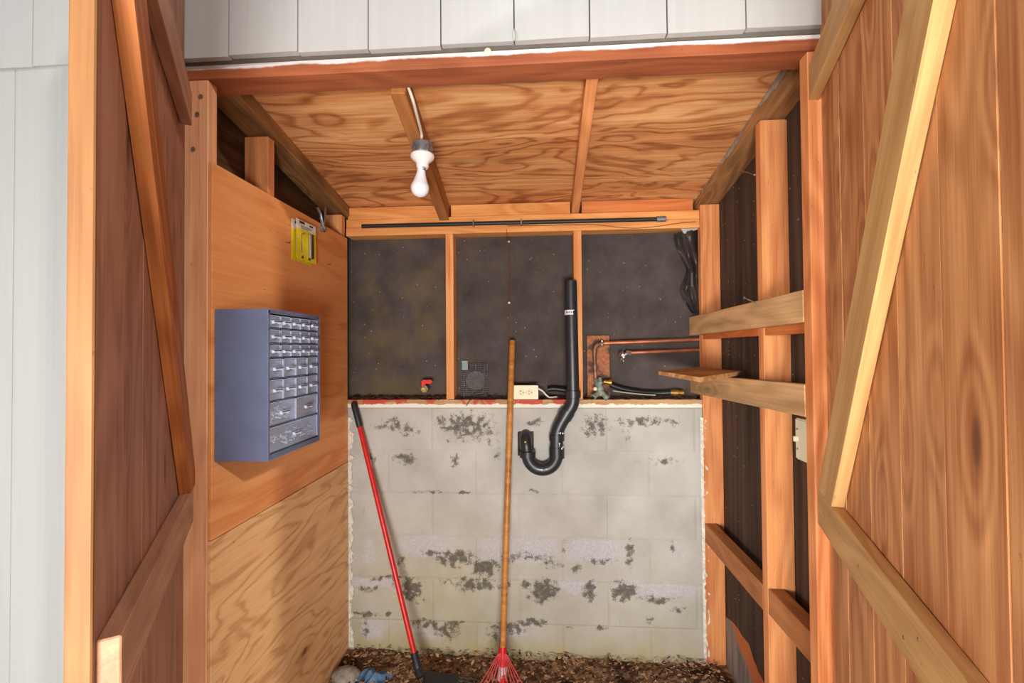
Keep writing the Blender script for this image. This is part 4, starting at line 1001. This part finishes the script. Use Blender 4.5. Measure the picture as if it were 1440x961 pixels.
# ---- protruding nails
def nail(a, b, lab, r=.002):
    a, b = Vector(a), Vector(b); d = (b-a).normalized(); m = MB().tube([a, b], r, 8); m.lathe([(r*2.2, 0), (r*2.2, .0016), (0, .0018)], 12, b, d)
    tag(part('nail', m, M_nail, smooth=True), lab, 'nail')
nail(at(1066, 428, 0, XR-.024), at(1047, 419, 0, XR-.05), 'bent nail sticking out of the top of the upper weathered board')
nail(at(1036, 238, 0, XR+.0), at(1061, 246, 0, XR-.02), 'long thin nail below the sloping plate of the right wall', .0013)
nail(at(596, 173, 1, 1.62), at(610, 172.5, 1, 1.60), 'nail poking sideways out of the rafter beside the light cable', .0015)
nail(at(686, 73.5, 1, YF+.002), at(686, 73, 1, YF-.006), 'white painted nail head on the front of the header beam', .0045)
for px, py, lab in ((402, 341, 'rusty nail in the plywood left of the yellow blister packs'), (460, 372, 'short nail in the plywood to the right of the yellow packs')):
    p = at(px, py, 0, XL); nail(p, p+Vector((.016, -.006, -.003)), lab, .0015)
for px, py, lab in ((283, 136, 'uppermost nail head on the left door post'), (278, 161, 'second nail head down on the left door post'), (272, 210, 'third nail head down on the left door post')):
    p = at(px, py, 1, YF); nail(p+Vector((0, .001, 0)), p+Vector((0, -.001, 0)), lab, .003)
# ---- door latch eye on the siding
p = at(723, 50, 1, SF-.02)
tag(part('siding_hook', MB().tube(bez([p+Vector((0, .006, .014)), p+Vector((0, -.006, .01)), p+Vector((0, -.012, -.002)), p+Vector((0, -.004, -.012)), p+Vector((0, .004, -.010))], 5), .0035, 8), M_siding, smooth=True), 'small white painted hook on the siding above the header', 'hook')
# ---- floor: rag, stone, litter
def clothf(c, w, d, h, seed):
    def fn(u, v):
        x = (u-.5)*w; y = (v-.5)*d; r_ = math.hypot(u-.5, v-.5)*2
        k = math.sin(u*9+seed)*math.cos(v*7-seed)*.5+math.sin(u*17-v*13+seed)*.3
        return (c[0]+x*(1+.18*math.sin(v*9+seed)), c[1]+y*(1+.2*math.sin(u*8)), max(c[2]+.004, c[2]+.006+h*(1-min(1, r_*.8))*(.65+.45*k)+.01*k))
    m = MB().grid(fn, 34, 28); bmesh.ops.solidify(m.bm, geom=m.bm.faces[:], thickness=.0015); return m
c = at(524, 951, 2, .04); tag(part('rag', clothf((c.x, c.y, .016), .14, .11, .05, 2.), M_cloth, smooth=True), 'crumpled blue rag on the dirt floor by the left wall', 'rag')
c = at(486, 951, 2, .03); tag(part('stone', MB().blob((c.x, c.y, .03), .05, 3, .06, (1.3, .9, .7)), M_stone, smooth=True), 'grey lump of stone on the floor left of the blue rag', 'stone')
random.seed(21)
def scat(n, mat, smin, smax, lab, hmax=.03):
    m = MB()
    for k in range(n):
        x = random.uniform(XL+.02, XR+.04); y = 1.55+random.random()**.7*.6; s_ = random.uniform(smin, smax); a = random.uniform(0, 6.28)
        d = Vector((math.cos(a), math.sin(a), random.uniform(-.3, .4)))*s_; u = Vector((-d.y, d.x, random.uniform(-.5, .5)*s_))*random.uniform(.35, .8); c = Vector((x, min(y, YB-.012), .012+random.random()*hmax))
        q = [c-d, c+u*.7-d*.2, c+d, c-u*.8+d*.1]; m.hexa(q, [v+Vector((0, 0, .0018)) for v in q])
    tag(part('floor_litter', m, mat, org=(0, 0, 0)), lab, 'litter', 'litter on the dirt floor', 'stuff')
scat(1100, plain('litter_dark', (66, 48, 36), .9, var=.4, nscale=30), .004, .012, 'dark leaf litter scattered over the dirt floor')
scat(1300, plain('litter_tan', (186, 144, 108), .9, var=.35, nscale=30), .004, .014, 'tan chips and dry leaf bits scattered over the dirt floor')
scat(350, plain('litter_pale', (206, 186, 164), .9, var=.25, nscale=30), .002, .007, 'pale crumbs of plaster scattered over the dirt floor')
# ================================================================== LIGHT AND CAMERA
W = bpy.data.worlds.new('sky'); SC.world = W; W.use_nodes = True
bg = W.node_tree.nodes['Background']; bg.inputs[0].default_value = (.93, .96, 1, 1); bg.inputs[1].default_value = .34
sun = bpy.data.lights.new('sun', 'SUN'); sun.energy = 1.0; sun.angle = math.radians(2.5); sun.color = (1, .96, .9)
so = bpy.data.objects.new('sun', sun); COL.objects.link(so)
dv = Vector((-.765, .629, -.46)); so.rotation_euler = dv.to_track_quat('-Z', 'Y').to_euler(); so.location = (4, -4, 5)
fl = bpy.data.lights.new('bounce_fill', 'AREA'); fl.shape = 'RECTANGLE'; fl.size = .7; fl.size_y = .5; fl.energy = 72; fl.color = (1, .97, .93)  # added area fill behind the camera, brightens the interior; no lamp stands there
fo = bpy.data.objects.new('bounce_fill', fl); COL.objects.link(fo); fo.location = (.07, -1.15, .9)
fo.rotation_euler = (Vector((-.05, 2.1, 1.5))-fo.location).to_track_quat('-Z', 'Y').to_euler()
f2 = bpy.data.lights.new('side_fill', 'AREA'); f2.shape = 'RECTANGLE'; f2.size = 1.2; f2.size_y = 1.0; f2.energy = 9.5; f2.spread = math.radians(50); f2.color = (1, .98, .95)  # added unseen fill from the left, brightens the right door's inner face
fo2 = bpy.data.objects.new('side_fill', f2); COL.objects.link(fo2); fo2.location = (-1.9, -2.2, 1.3)
fo2.rotation_euler = (Vector((.7, 1.0, 1.4))-fo2.location).to_track_quat('-Z', 'Y').to_euler()
cam = bpy.data.cameras.new('camera'); cam.sensor_width = 36; cam.lens = F/1440*36; cam.clip_start = .02
co = bpy.data.objects.new('camera', cam); COL.objects.link(co)
Mc = Matrix((AR, AU, -AF)).transposed().to_4x4(); Mc.translation = CAM; co.matrix_world = Mc
SC.camera = co
vs = SC.view_settings; vs.view_transform = 'Standard'; vs.look = 'None'; vs.gamma = 1; vs.use_curve_mapping = False; vs.exposure = .5
